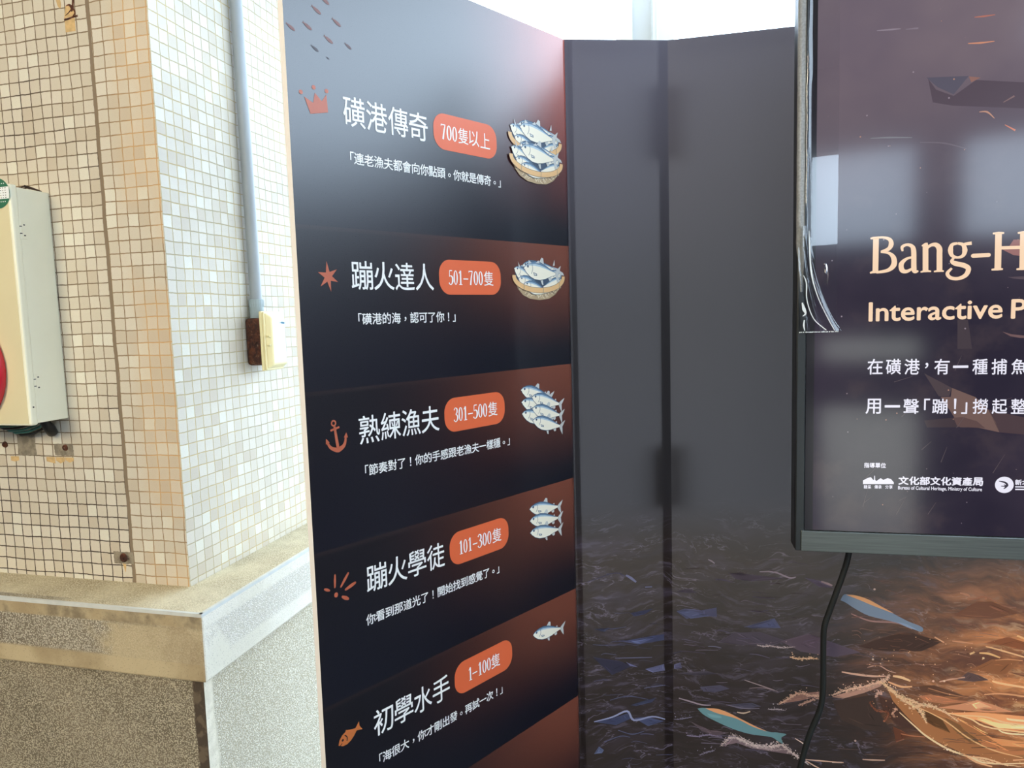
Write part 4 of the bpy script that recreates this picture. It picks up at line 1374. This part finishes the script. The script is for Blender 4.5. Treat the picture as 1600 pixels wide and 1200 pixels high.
line([(890, 1160), (930, 1185), (960, 1200)], 2.5, (226, 186, 160))
line([(830, 1040), (870, 1065), (890, 1085)], 2, (226, 200, 186))
# warm facets
facet([(750, 855), (860, 800), (960, 790), (960, 815), (850, 840)], (140, 104, 94))
foam([(745, 858), (790, 832), (850, 800), (905, 810), (965, 815)], 6, (210, 168, 146), drops=14)
foam([(850, 862), (900, 845), (960, 822)], 5, (190, 150, 134), drops=6)
facet([(0, 755), (60, 735), (180, 700), (290, 665), (345, 650), (300, 690), (200, 730), (70, 765)], (158, 118, 102), C6)
foam([(0, 745), (60, 722), (120, 705), (200, 690), (290, 662), (340, 645), (358, 620)], 6, (232, 188, 160), C6, rough=1.2, drops=26)
facet([(330, 670), (420, 750), (560, 800), (740, 870), (900, 960), (1060, 1060), (1200, 1120), (1200, 1200), (1000, 1170), (820, 1110), (590, 1000), (470, 880), (380, 780)], (150, 98, 62), C6)
facet([(540, 800), (700, 850), (800, 900), (1000, 1010), (1200, 1090), (1200, 1140), (1060, 1080), (860, 980), (640, 880)], (196, 134, 86), C6, 0.0005)
facet([(520, 830), (600, 850), (690, 900), (740, 980), (640, 940), (575, 900)], (104, 70, 44), C6, 0.0006)
facet([(700, 880), (800, 930), (900, 1010), (980, 1060), (860, 1040), (760, 960)], (118, 80, 50), C6, 0.0006)
facet([(900, 1010), (1080, 1080), (1200, 1130), (1090, 1120), (960, 1080)], (170, 108, 70), C6, 0.0006)
facet([(660, 822), (800, 800), (905, 775), (1010, 805), (1130, 850), (960, 850), (830, 840)], (186, 126, 92), C6)
facet([(870, 800), (920, 785), (1000, 820), (900, 830)], (220, 158, 116), C6, 0.0005)
facet([(720, 855), (900, 850), (1200, 880), (1200, 1000), (1060, 960), (900, 900)], (214, 146, 96), C6)
facet([(900, 890), (1060, 920), (1200, 930), (1200, 965), (1040, 950)], (240, 190, 136), C6, 0.0005)
facet([(1020, 1040), (1200, 1030), (1200, 1090), (1120, 1075)], (206, 136, 92), C6)
facet([(380, 940), (480, 990), (570, 1005), (450, 1010), (400, 1040)], (108, 64, 46), C6)
facet([(280, 740), (370, 770), (440, 860), (520, 960), (400, 930), (320, 830)], (84, 58, 49), C6)
facet([(0, 780), (150, 760), (260, 740), (300, 860), (380, 980), (200, 960), (60, 900)], (70, 55, 49), C6)
facet([(160, 440), (330, 380), (480, 350), (690, 410), (560, 470), (330, 470)], (78, 58, 51), C6)
facet([(750, 250), (900, 160), (1000, 160), (1180, 230), (1000, 270)], (112, 76, 60), C6)
facet([(780, 650), (850, 600), (920, 620), (980, 650), (880, 660)], (104, 80, 76), C6)
facet([(540, 690), (640, 680), (860, 760), (700, 750), (560, 720)], (106, 72, 56), C6)
facet([(860, 590), (1000, 520), (1180, 530), (1080, 620), (960, 600)], (134, 86, 58), C6)
facet([(1100, 600), (1200, 540), (1200, 640)], (116, 76, 56), C6)
facet([(540, 750), (620, 740), (760, 770), (880, 785), (700, 800), (580, 780)], (160, 104, 74), C6)
facet([(950, 420), (1100, 380), (1200, 375), (1200, 440), (1060, 430)], (134, 82, 56), C6)
foam([(300, 660), (345, 690), (400, 740), (470, 790), (530, 820), (560, 860), (590, 920)], 8, (250, 206, 160), C6, rough=1.0, drops=30)
foam([(420, 760), (480, 770), (560, 805), (640, 820), (720, 860), (790, 910)], 6, (250, 208, 164), C6, drops=20)
line([(420, 850), (520, 940), (590, 1000), (720, 1078), (860, 1130), (1010, 1172), (1200, 1195)], 3.5, (252, 216, 170), C6)
foam([(590, 1000), (720, 1080), (860, 1128), (1010, 1168), (1180, 1190)], 4, (250, 206, 156), C6, drops=24)
for p, w, c in (([(540, 820), (700, 900), (850, 1010), (1000, 1085), (1190, 1135)], 2.5, (246, 196, 140)), ([(720, 855), (860, 890), (1000, 950), (1200, 1010)], 3, (252, 206, 150)), ([(800, 870), (960, 880), (1120, 920), (1200, 935)], 3, (250, 204, 150)),
                ([(960, 440), (1060, 465), (1200, 482)], 3, (246, 190, 136)), ([(920, 480), (980, 485), (1050, 510)], 4, (246, 190, 130)), ([(1000, 655), (1080, 675), (1200, 680)], 4, (250, 196, 140)), ([(670, 660), (740, 645), (830, 632)], 3, (216, 164, 136)),
                ([(380, 625), (430, 632), (490, 655)], 5, (250, 200, 150)), ([(350, 660), (430, 690), (500, 690)], 4, (236, 176, 128)), ([(60, 598), (140, 612), (250, 625), (330, 625)], 4, (216, 170, 146)), ([(220, 570), (290, 558), (350, 590), (400, 605)], 2, (196, 150, 130)),
                ([(800, 105), (840, 115), (860, 125)], 4, (196, 140, 110)), ([(850, 150), (900, 140), (960, 130), (1030, 160)], 3, (176, 120, 94)), ([(1050, 180), (1090, 192), (1150, 195)], 2, (160, 108, 86)), ([(750, 405), (810, 412), (880, 420)], 2.5, (210, 150, 110)),
                ([(860, 488), (890, 474)], 4, (246, 196, 140)), ([(1155, 372), (1200, 388)], 4, (246, 190, 130)), ([(740, 300), (820, 310), (900, 300)], 1.5, (140, 96, 80)), ([(940, 300), (1000, 298), (1040, 300)], 2, (170, 116, 92)), ([(1020, 525), (1100, 520), (1190, 528)], 2, (226, 160, 110)),
                ([(520, 545), (580, 560)], 2, (150, 110, 96)), ([(600, 700), (720, 735), (850, 760)], 2, (190, 130, 94)), ([(950, 740), (1100, 738), (1200, 745)], 3, (226, 160, 112)), ([(430, 985), (500, 998), (580, 1005)], 2.5, (186, 118, 84)), ([(400, 1035), (450, 1018)], 2, (150, 96, 74)),
                ([(190, 1145), (250, 1148), (330, 1150)], 3, (200, 160, 140)), ([(0, 1162), (60, 1164)], 3, (206, 180, 168)), ([(120, 235), (240, 280), (400, 292), (500, 330)], 3, (170, 130, 124)), ([(640, 380), (700, 415)], 3, (226, 170, 130)), ([(860, 1130), (960, 1140), (1100, 1185)], 3, (250, 200, 150)),
                ([(820, 1110), (900, 1160), (1000, 1190)], 4, (240, 180, 130)), ([(1130, 1150), (1200, 1160)], 3, (240, 180, 130)), ([(1040, 960), (1120, 985), (1200, 1000)], 3, (255, 226, 176)), ([(1090, 890), (1150, 900), (1200, 905)], 4, (255, 226, 176))):
    line(p, w, c, C6)
for k in range(80):
    x, y = rs.uniform(120, 1180), rs.uniform(20, 640)
    warm = x / 1200 * 0.6 + y / 1200 * 0.6
    c = (int(96 + 90 * warm), int(72 + 52 * warm), int(68 + 18 * warm))
    line([(x, y), (x + rs.uniform(15, 40), y + rs.uniform(-6, 8)), (x + rs.uniform(50, 120), y + rs.uniform(-4, 22))], rs.uniform(.6, 1.6), c, C6)
for k in range(80):
    x, y = rs.uniform(200, 1180), rs.uniform(380, 900)
    mbx, pl, P = on_sheet([C6(x, y)])
    mbx.disc(pl, P[0][0], P[0][1], 1.4 / FPX * rs.uniform(.4, 1.1), 0.0010, sc(244, 190, 140), 6)
for k in range(22):
    x, y = rs.uniform(0, 900), rs.uniform(980, 1190)
    line([(x, y), (x + rs.uniform(30, 90), y + rs.uniform(-6, 6)), (x + rs.uniform(90, 200), y + rs.uniform(0, 20))], rs.uniform(.6, 1.6), rs.choice([(84, 64, 58), (104, 80, 72), (70, 54, 50)]), C6)
for x, y, c in ((265, 82, (200, 176, 168)), (255, 520, (200, 170, 150)), (960, 140, (200, 140, 110)), (945, 512, (255, 220, 170)), (700, 655, (240, 200, 170)), (632, 655, (236, 190, 160)), (720, 1083, (250, 220, 190)), (145, 1028, (180, 150, 140)), (325, 905, (180, 110, 80))):
    mbx, pl, P = on_sheet([C6(x, y)])
    mbx.disc(pl, P[0][0], P[0][1], 1.4 / FPX * 2.0, 0.0011, sc(*c), 8)
foam([(235, 790), (265, 830), (300, 845), (350, 855), (330, 910)], 4, (150, 90, 66), C6, drops=16)
foam([(380, 830), (400, 828), (380, 860), (395, 885)], 2, (226, 170, 140), C6, drops=4)
foam([(270, 760), (290, 730), (310, 740)], 5, (226, 180, 160), C6, drops=8)
foam2.build('wave_print', sea_mats, s2, kind='stuff')
foam3.build('wave_print', sea_mats, s3, kind='stuff')


def swimmer(fr, out, stripe, shade, body, back):
    mb = MB()
    o = 0.0014
    for pts, off, k in ((out, o, 0), (shade, o + 0.0002, 2), (stripe, o + 0.0003, 1)):
        P = [P3.uv(*fr(*p)) for p in pts]
        P.append(P[0])
        P, _ = smooth_line(P, [1] * len(P), 4)
        mb.poly(P3, P[:-1], off, k)
    mb.build('swimming_fish_print', [sheer_ink('fish_teal', body), sheer_ink('fish_orange', back), sheer_ink('fish_pale', tuple(min(1, x * 1.35) for x in body[:3]) + (1,))], s3)


swimmer(C5, [(308, 880), (335, 876), (400, 882), (470, 902), (540, 935), (620, 975), (690, 1004), (735, 1008), (783, 1018), (757, 1036), (765, 1068), (735, 1052), (700, 1032), (600, 1018), (500, 990), (400, 945), (340, 912)],
        [(350, 878), (410, 880), (470, 900), (540, 935), (620, 975), (680, 1002), (600, 975), (520, 935), (440, 912), (400, 900)],
        [(360, 905), (430, 920), (430, 930), (380, 925)], lin(104, 142, 148), lin(224, 158, 112))
swimmer(C6, [(52, 150), (75, 114), (130, 120), (210, 142), (300, 188), (400, 243), (480, 284), (562, 318), (560, 347), (520, 336), (440, 302), (340, 274), (230, 247), (150, 207), (85, 165)],
        [(85, 115), (140, 118), (220, 142), (310, 190), (385, 232), (320, 208), (250, 182), (170, 148)],
        [(400, 285), (460, 298), (530, 335), (470, 318)], lin(132, 148, 170), lin(232, 172, 124))

# ------------------------------------------------------------------ television
TU0, TU1, TZ0, TZ1, TTH = -0.0076, 1.86, 1.0868, 2.190, 0.052
SU0, SV0 = 0.0095, 1.1285
tv = thing('television', 'large black flat television showing a dark title screen, hung before the right backdrop panel', 'television', T.w((TU0 + TU1) / 2, 0.0, -TTH))
m_tvb = plain('black_television_case', lin(40, 44, 46), 0.3)
nb = NT('brushed_grey_metal')
ov = nb.obj()
sx = nb.node('ShaderNodeMapping')
nb.put(sx.inputs[0], ov)
sx.inputs['Scale'].default_value = (6, 6, 260)
br = nb.noise(sx.outputs[0], 1.6, 4, 0.6)
nb.set(Base_Color=nb.mix(br, lin(84, 88, 86), lin(132, 138, 134)), Roughness=0.36, Metallic=0.75)
m_brush = nb.mat
mb = MB()
mb.box(T, TU0, TU1, TZ0, TZ1, -TTH, -0.0075, 0, 0.0025)
mb.build('back_case', m_black, tv)
mb = MB()
mb.box(T, TU0 + 0.0005, SU0 - 0.0006, TZ0 + 0.0005, TZ1, -0.0072, 0.0012, 0, 0.0018)
mb.box(T, TU1 - (SU0 - TU0), TU1, TZ0 + 0.0005, TZ1, -0.0072, 0.0012, 0, 0.0018)
mb.box(T, SU0, TU1 - (SU0 - TU0), TZ1 - 0.017, TZ1, -0.0072, 0.0012, 0, 0.0018)
mb.build('side_bezel', m_tvb, tv)
mb = MB()
mb.box(T, SU0 - 0.007, TU1 - 0.010, TZ0 + 0.0006, SV0 - 0.0012, -0.0070, 0.0042, 0, 0.0012)
mb.build('bottom_bezel', m_brush, tv)


def screen_material():
    n = NT('lit_screen')
    vec, u, v = n.uv()
    a = n.noise(vec, 2.6, 4, 0.55)
    b = n.noise(n.xyz(u, v, 4.0), 9.0, 4, 0.6)
    hi = n.ramp(v, 1.55, 2.05)
    c = n.mix(n.ramp(a, .35, .65), lin(36, 30, 46), lin(54, 46, 60))
    c = n.mix(n.math('MULTIPLY', n.ramp(b, .5, .72), 0.45), c, lin(74, 62, 66))
    c = n.mix(hi, c, n.mix(n.ramp(a, .35, .65), lin(106, 94, 106), lin(120, 106, 114)))  # veil of the reflected ceiling painted into the upper screen's emission
    border = n.math('LESS_THAN', u, 0.0238)
    c = n.mix(border, c, lin(34, 33, 38))
    n.set(Base_Color=lin(10, 10, 12), Roughness=0.105)
    n.b.inputs['Emission Strength'].default_value = 1.0
    n.put(n.b.inputs['Emission Color'], c)
    n.b.inputs['Specular IOR Level'].default_value = 0.5
    return n.mat


mb = MB()
su1, sv1 = TU1 - (SU0 - TU0), TZ1 - 0.017
mb.box(T, SU0, su1, SV0, sv1, -0.0074, -0.0004, 0)
mb.face(q(T, SU0, su1, SV0, sv1, 0.0), 1, uvq(SU0, su1, SV0, sv1))
scr = mb.build('screen', [m_black, screen_material()], tv)


def lit(name, c):
    n = NT('screen_' + name)
    n.set(Base_Color=lin(10, 10, 12), Roughness=0.105)
    n.put(n.b.inputs['Emission Color'], c)
    n.b.inputs['Emission Strength'].default_value = 1.0
    return n.mat


l_peach, l_white = lit('peach', lin(248, 214, 180)), lit('white', lin(236, 234, 248))
# faint artwork behind the lettering: broken facets and sparks
art, art_mats, art_idx = MB(), [], {}


def am(r, g, b):
    if (r, g, b) not in art_idx:
        art_idx[(r, g, b)] = len(art_mats)
        art_mats.append(lit('art_%d_%d_%d' % (r, g, b), lin(r, g, b)))
    return art_idx[(r, g, b)]


def apoly(pts, color, ox, oy, s, off=0.0002):
    pts = [(x + 320, y + 30) if (s < 4.5 or s > 6) and x >= 1600 or 4.5 < s < 5 and x >= 1200 else (x, y) for x, y in pts]
    art.poly(T, [T.uv(ox + x / s, oy + y / s) for x, y in pts], off, am(*color))


A1 = (1200, 0, 4.0)
A2 = (1340, 540, 4.615)
A3 = (1340, 350, 6.154)
apoly([(990, 485), (1255, 475), (1160, 590), (1060, 545)], (88, 84, 98), *A1)
apoly([(1255, 478), (1330, 485), (1270, 515)], (142, 104, 96), *A1)
apoly([(1000, 490), (1050, 560), (1160, 600), (1300, 500), (1600, 500), (1600, 660), (1150, 660), (1030, 640)], (84, 72, 82), *A1, 0.0001)
apoly([(480, 200), (680, 305), (660, 365), (585, 365)], (74, 62, 66), *A2)
apoly([(680, 305), (850, 372), (940, 460), (1000, 560), (1022, 625), (860, 590), (740, 588), (680, 490), (600, 370), (672, 370)], (112, 88, 82), *A2)
apoly([(720, 585), (690, 520), (760, 515), (860, 545), (920, 595)], (92, 70, 68), *A2, 0.0003)
apoly([(940, 460), (1200, 560), (1200, 640), (1022, 625)], (74, 58, 62), *A2)
apoly([(480, 540), (690, 520), (735, 588), (500, 590)], (62, 50, 56), *A2)
apoly([(1380, 240), (1460, 210), (1500, 150), (1560, 150), (1600, 190), (1600, 310), (1500, 300)], (150, 104, 100), *A3)
apoly([(1440, 510), (1600, 460), (1600, 530), (1500, 525)], (86, 72, 80), *A3)
apoly([(1390, 1035), (1480, 1060), (1600, 1075), (1560, 1095), (1470, 1080)], (112, 86, 86), *A3)
apoly([(960, 920), (1060, 920), (1100, 1200), (960, 1200)], (66, 56, 62), *A3, 0.0001)
ra = random.Random(5)
for k in range(46):
    x, y = ra.uniform(1290, 1598), ra.uniform(5, 820)
    u_, v_ = T.uv(x, y)
    art.disc(T, u_, v_, ra.uniform(.4, 1.3) * 1.3 / FPX, 0.0003, am(*ra.choice([(150, 136, 146), (128, 110, 116), (170, 128, 112)])), 7)
for pts, c in (([(1290, 108), (1350, 102), (1420, 92)], (176, 112, 98)), ([(1250, 272), (1330, 268), (1415, 258)], (206, 140, 112)), ([(680, 192), (780, 184), (830, 180)], (140, 128, 140)), ([(860, 184), (940, 176)], (130, 118, 130)),
               ([(1320, 700), (1370, 700), (1415, 740)], (186, 140, 120)), ([(1480, 780), (1545, 815)], (200, 120, 92)), ([(640, 865), (760, 860), (900, 860)], (118, 116, 122)), ([(950, 890), (1100, 895), (1240, 930)], (106, 96, 106)), ([(1470, 640), (1540, 600)], (130, 106, 106))):
    P = [T.uv(1200 + x / 4, y / 4) for x, y in pts]
    art.stroke(T, P, [.0012, .0030, .0010][:len(P)], 0.0003, am(*c), 4)
for k in range(16):
    x, y = ra.uniform(1300, 1590), ra.uniform(560, 820)
    P = [T.uv(x, y), T.uv(x + ra.uniform(5, 30), y - ra.uniform(4, 30))]
    art.stroke(T, P, [.0010, .0004], 0.0003, am(92, 80, 84), 1)
art.build('screen_artwork', art_mats, scr, kind='stuff')

px = 1.36 / FPX
mb = MB()
TX = lambda pts: [T.uv(1340 + x / 6.154, 350 + y / 6.154) for x, y in pts]


def tv_stroke(pts, w, off=0.0006, sub=6, rnd=False):
    k = px / 6.154
    mb.stroke(T, TX(pts), [x * k for x in w] if isinstance(w, list) else w * k, off, 0, sub, rnd)


# "Bang-H" in a bookish serif
tv_stroke([(176, 135), (170, 462)], 48)
tv_stroke([(122, 140), (150, 136), (200, 134)], [14, 22, 26])
tv_stroke([(118, 472), (150, 462), (230, 463)], [14, 22, 18])
tv_stroke([(180, 132), (250, 130), (308, 150), (322, 195), (296, 240), (222, 268)], [18, 20, 32, 42, 34, 18])
tv_stroke([(222, 268), (300, 280), (345, 325), (346, 395), (290, 445), (180, 466)], [18, 24, 42, 48, 32, 20])
tv_stroke([(432, 262), (428, 222), (470, 200), (518, 212), (538, 260), (540, 420), (552, 456), (584, 452)], [14, 28, 24, 32, 42, 44, 36, 12])
tv_stroke([(536, 318), (470, 335), (420, 385), (428, 445), (475, 455), (536, 420)], [18, 24, 42, 42, 30, 16])
tv_stroke([(652, 200), (652, 452)], 46)
tv_stroke([(616, 212), (650, 196), (674, 190)], [10, 26, 18])
tv_stroke([(604, 462), (655, 452), (706, 456)], [12, 22, 12])
tv_stroke([(655, 250), (700, 206), (752, 200), (784, 235), (786, 300), (786, 450)], [14, 26, 38, 46, 46, 46])
tv_stroke([(732, 458), (784, 450), (828, 454)], [12, 22, 12])
tv_stroke([(960, 186), (1012, 200), (1030, 252), (1012, 304), (960, 322), (908, 304), (892, 252), (908, 200), (960, 186)], [20, 30, 42, 30, 20, 30, 42, 30, 20])
tv_stroke([(1000, 200), (1040, 192), (1096, 184)], [18, 26, 30])
tv_stroke([(925, 325), (905, 358), (940, 380), (1020, 398), (1064, 430), (1040, 490), (970, 524), (895, 518), (862, 475), (905, 425)], [16, 30, 42, 42, 42, 38, 30, 30, 30, 18])
tv_stroke([(1110, 306), (1258, 298)], 36, sub=1, rnd=True)
tv_stroke([(1354, 85), (1346, 438)], 52)
tv_stroke([(1298, 92), (1354, 88), (1408, 86)], [14, 24, 14])
tv_stroke([(1286, 440), (1346, 434), (1396, 434)], [14, 24, 14])
tv_stroke([(1376, 230), (1580, 224)], 28, sub=1)
tv_stroke([(1594, 80), (1586, 432)], 52)
tv_stroke([(1538, 86), (1594, 82), (1648, 80)], [14, 24, 14])
tv_stroke([(1526, 436), (1586, 430), (1636, 428)], [14, 24, 14])
mb.build('title_lettering', l_peach, scr)


def spot(x0, y0, x1, y1):
    """plane box around a picture of lettering: left, right, bottom, top"""
    a = T.uv(x0, (y0 + y1) / 2)
    b = T.uv(x1, (y0 + y1) / 2)
    c = T.uv((x0 + x1) / 2, y1)
    d = T.uv((x0 + x1) / 2, y0)
    return a[0], b[0], c[1], d[1]


mb = MB()
letter(mb, T, 'Interactive', *spot(1358, 470, 1565.5, 499.5), 0.0006, 0, 0.018)
letter(mb, T, 'P', *spot(1580.5, 468, 1603, 497), 0.0006, 0, 0.018)
mb.build('subtitle_lettering', l_peach, scr)
for s_, xs, y0, y1 in (('在磺港，有一種捕魚', (125, 258, 392, 497, 607, 742, 882, 1020, 1163), 97, 207), ('用一聲「蹦！」撈起整', (112, 250, 385, 496, 592, 702, 768, 884, 1022, 1160), 384, 491)):
    mb = MB()
    for ch, x in zip(s_, xs):
        w = 54
        a, b = y0, y1
        if ch == '，':
            w, a, b = 11, y0 + 28, y0 + 66
        elif ch == '一':
            a, b = (y0 + y1) / 2 - 7, (y0 + y1) / 2 + 7
        elif ch == '！':
            w = 8
        elif ch == '「':
            w, b = 20, y0 + 80
            x += 4
        elif ch == '」':
            w, a = 20, y0 + 26
        letter(mb, T, ch, *spot(1340 + (x - w) / 4.615, 540 + a / 4.615, 1340 + (x + w) / 4.615, 540 + b / 4.615), 0.0006, 0, 0.012)
    mb.build('caption_lettering', l_white, scr)
mb = MB()
letter(mb, T, '指導單位', *spot(1350, 723, 1384, 730.8), 0.0006, 0, 0.03)
mb.build('credit_heading', l_white, scr)
mb = MB()
for k, ch in enumerate('文化部文化資產局'):
    x = 1404 + k * 16.6
    letter(mb, T, ch, *spot(x, 744.5 + k * .25, x + 15.2, 757.0 + k * .25), 0.0006, 0, 0.035)
letter(mb, T, 'Bureau of Cultural Heritage, Ministry of Culture', *spot(1403, 760.5, 1534, 767.5), 0.0006, 0, 0.02)
mb.build('credit_lettering', l_white, scr)
mb = MB()
for x0, t in ((1349.5, '精采'), (1366, '傳承'), (1383, '分享')):
    letter(mb, T, t, *spot(x0, 758.0, x0 + 11.5, 763.6), 0.0006, 0, 0.02)
mb.build('skyline_logo_lettering', l_white, scr)
mb = MB()
letter(mb, T, '新北市', *spot(1586, 749.5, 1618, 758), 0.0006, 0, 0.03)
for y in (760.5, 764.5):
    mb.stroke(T, [T.uv(1586, y), T.uv(1625, y + .4)], 0.0022, 0.0006, 0, 1)
mb.build('credit_lettering', l_white, scr)
mb = MB()
mb.poly(T, [T.uv(1340 + x / 4.615, 540 + y / 4.615) for x, y in [(38, 998), (38, 972), (70, 955), (95, 948), (112, 968), (117, 968), (119, 938), (124, 938), (126, 968), (135, 976), (165, 955), (185, 968), (215, 955), (240, 962), (260, 985), (260, 998)]], 0.0006)
mb.build('skyline_logo', l_white, scr)
mb = MB()
u_, v_ = T.uv(1569, 757.5)
rr = 12.2 * px
mb.disc(T, u_, v_, rr, 0.0006, 0, 32)
mb.stroke(T, [(u_ - rr * .6, v_ + rr * .45), (u_ + rr * .05, v_ + rr * .30), (u_ + rr * .30, v_ - rr * .05), (u_ - rr * .05, v_ - rr * .50)], [.0012, .0030, .0040, .0012], 0.0008, 1)
mb.stroke(T, [(u_ - rr * .05, v_ + rr * .05), (u_ + rr * .15, v_ - rr * .15), (u_ - rr * .35, v_ - rr * .15)], [.001, .0024, .001], 0.0008, 1)
mb.build('round_logo', [l_white, lit('logo_gap', lin(58, 52, 66))], scr)
# stand that carries the screen, past the right edge of the view
mb = MB()
uc = 1.02
mb.box(T, uc - 0.05, uc + 0.05, 0.04, 1.75, -TTH - 0.030, -TTH - 0.002, 0, 0.004)
mb.build('stand_column', m_post, tv)
mb = MB()
mb.box(T, uc - 0.42, uc + 0.42, 0.0, 0.04, -TTH - 0.045, -TTH + 0.48, 0, 0.006)
mb.build('stand_foot', m_post, tv)

# ------------------------------------------------------------------ clear packing tape stuck over the television's upper left edge
nt = NT('clear_tape')
tr = nt.node('ShaderNodeBsdfTransparent')
tr.inputs[0].default_value = (0.97, 0.98, 0.98, 1)
gl = nt.node('ShaderNodeBsdfGlossy')
gl.inputs['Roughness'].default_value = 0.015
fr = nt.node('ShaderNodeFresnel')
fr.inputs[0].default_value = 1.62
mx = nt.node('ShaderNodeMixShader')
nt.put(mx.inputs[0], nt.math('MULTIPLY', fr.outputs[0], 1.25))
nt.t.links.new(tr.outputs[0], mx.inputs[1])
nt.t.links.new(gl.outputs[0], mx.inputs[2])
nt.t.links.new(mx.outputs[0], nt.out.inputs[0])
m_tape = nt.mat
nf = NT('frosted_tape_edge')
tr = nf.node('ShaderNodeBsdfTransparent')
tl = nf.node('ShaderNodeBsdfTranslucent')
tl.inputs[0].default_value = (0.55, 0.55, 0.54, 1)
nv = nf.obj()
nf.set(Base_Color=nf.mix(nf.ramp(nf.noise(nv, 260, 4), .35, .65), lin(176, 180, 182), lin(208, 212, 214)), Roughness=0.35)
m1 = nf.node('ShaderNodeMixShader'); m1.inputs[0].default_value = 0.40
nf.t.links.new(nf.b.outputs[0], m1.inputs[1])
nf.t.links.new(tl.outputs[0], m1.inputs[2])
nf.t.links.new(m1.outputs[0], nf.out.inputs[0])
m_frost = nf.mat
tape = thing('packing_tape', 'strip of clear packing tape with loose ragged end on left edge of the television', 'tape', T.w(0.02, 1.506, 0.002))
mb = MB()
prof = [(0.0035, 0.0030), (0.0052, 0.0046), (0.0072, 0.0052), (0.0094, 0.0049), (0.0114, 0.0038), (0.0136, 0.0026), (0.0165, 0.0022), (0.0606, 0.0022)]
N = 24
mb.grid([[T.w(a + 0.0005 * math.sin(i * 1.7) * (a < .013), 1.60 + (TZ1 - 0.001 - 1.60) * i / N, o_ + 0.0003 * math.sin(i * 1.1 + a * 300) * (a < .013)) for a, o_ in prof] for i in range(N + 1)], 0, True)
mb.face(q(T, 0.0165, 0.0606, 1.522, 1.60, 0.0022), 0)
mb.build('clear_film', m_tape, tape)
mb = MB()
rows = []
N = 40
for i in range(N + 1):
    v_ = 1.580 + (TZ1 - 1.580) * i / N
    e = 0.0012 * math.sin(i * 1.9) * .4
    a = -0.0090 + e * .5
    b = 0.0045 + e * .4
    if i < 6:
        a += (6 - i) * 0.0010
        b -= (6 - i) * 0.0004
    rows.append([T.w(a, v_, -0.006), T.w(a + 0.0006, v_, 0.0022), T.w((a + b) / 2, v_, 0.0032 + 0.0004 * math.sin(i * 2.3)), T.w(b, v_, 0.0026)])
mb.grid(rows, 0, True)
mb.build('frosted_edge', m_frost, tape)
# loose end: film lifted into folds that flare to the right at its foot
mb = MB()
rows = []
N, K = 30, 16
for i in range(N + 1):
    t = i / N
    v_ = 1.5055 + (1.70 - 1.5055) * t
    left = -0.0052 - 0.002 * t
    right = 0.0555 * (1 - t) ** 1.7 + 0.0135
    row = []
    for j in range(K + 1):
        s_ = j / K
        rag = 0.0016 * math.sin(j * 2.7) + 0.0008 * math.sin(j * 5.1) if i == 0 else 0
        lift = 0.0030 + (1 - t) * (0.0045 * math.sin(s_ * 9.5 + t * 2.2) ** 2 + 0.003 * s_) + 0.0035 * t * math.sin(math.pi * s_)
        row.append(T.w(left + (right - left) * s_, v_ + rag, lift))
    rows.append(row)
mb.grid(rows, 0, True)
mb.build('loose_end', m_tape, tape)
mb = MB()
for pts, w in (([(0.0105, 1.690), (0.0145, 1.620), (0.0250, 1.575), (0.0420, 1.535), (0.0560, 1.508)], [.0008, .0030, .0016, .0012, .0012]),
               ([(0.0015, 1.610), (0.0070, 1.595), (0.0080, 1.565), (0.0200, 1.530), (0.0420, 1.5085)], [.0008, .0022, .0016, .0014, .0016]),
               ([(0.0000, 1.560), (0.0030, 1.548), (0.0060, 1.540), (0.0010, 1.535)], [.002, .006, .003, .001]),
               ([(0.0040, 1.528), (0.0030, 1.518), (0.0050, 1.508)], [.002, .003, .001])):
    mb.stroke(T, pts, w, 0.0105, 0, 6)
x = -0.0048
while x < 0.062:
    w = random.uniform(.0008, .0026)
    mb.poly(T, [(x, 1.5040), (x + w, 1.5046 + random.uniform(0, .0008)), (x + w, 1.5064), (x, 1.5060 + random.uniform(0, .001))], 0.0100, 0)
    x += w + random.uniform(0.0002, .0018)
mb.build('creases', plain('creased_tape', lin(226, 230, 228), 0.25), tape)
mb = MB()
rows = []
for i in range(13):
    t = i / 12
    vv = 1.630 - t * 0.040
    hw = 0.0052 * math.sin(math.pi * min(max(t, .06), .94)) ** 0.7
    rows.append([T.w(0.0405 + 0.002 * t + hw * s_, vv, 0.0026 + 0.0036 * (1 - s_ * s_) * math.sin(math.pi * t)) for s_ in (-1, -.6, -.2, .2, .6, 1)])
mb.grid(rows, 0, True)
mb.build('air_bubble', m_tape, tape)

# ------------------------------------------------------------------ power cord hanging behind the television
mb = MB()
cpx = [(1334, 800), (1330, 838), (1326, 866), (1319, 892), (1306, 928), (1295, 958), (1288, 980), (1286.5, 1010), (1286.5, 1050), (1285.5, 1085), (1280, 1112), (1266, 1145), (1255, 1180), (1248, 1215), (1246, 1260), (1250, 1330)]
P = [P3.uv(x, y, 0.055) for x, y in cpx]
P = [(a, b) for a, b in P]
P += [(P[-1][0] + 0.02, 0.12), (P[-1][0] + 0.08, 0.012), (P[-1][0] + 0.25, 0.0085), (P[-1][0] + 0.6, 0.0085)]
Q, _ = smooth_line(P, [1] * len(P), 6)
mb.tube([P3.w(a, max(b, 0.0085), 0.055) for a, b in Q], 0.0064, 0, 14)
cord = mb.build('power_cord', plain('black_rubber_cord', lin(34, 37, 36), 0.4))
tag(cord, 'black power cord hanging below the television in front of the sea print', 'cord')
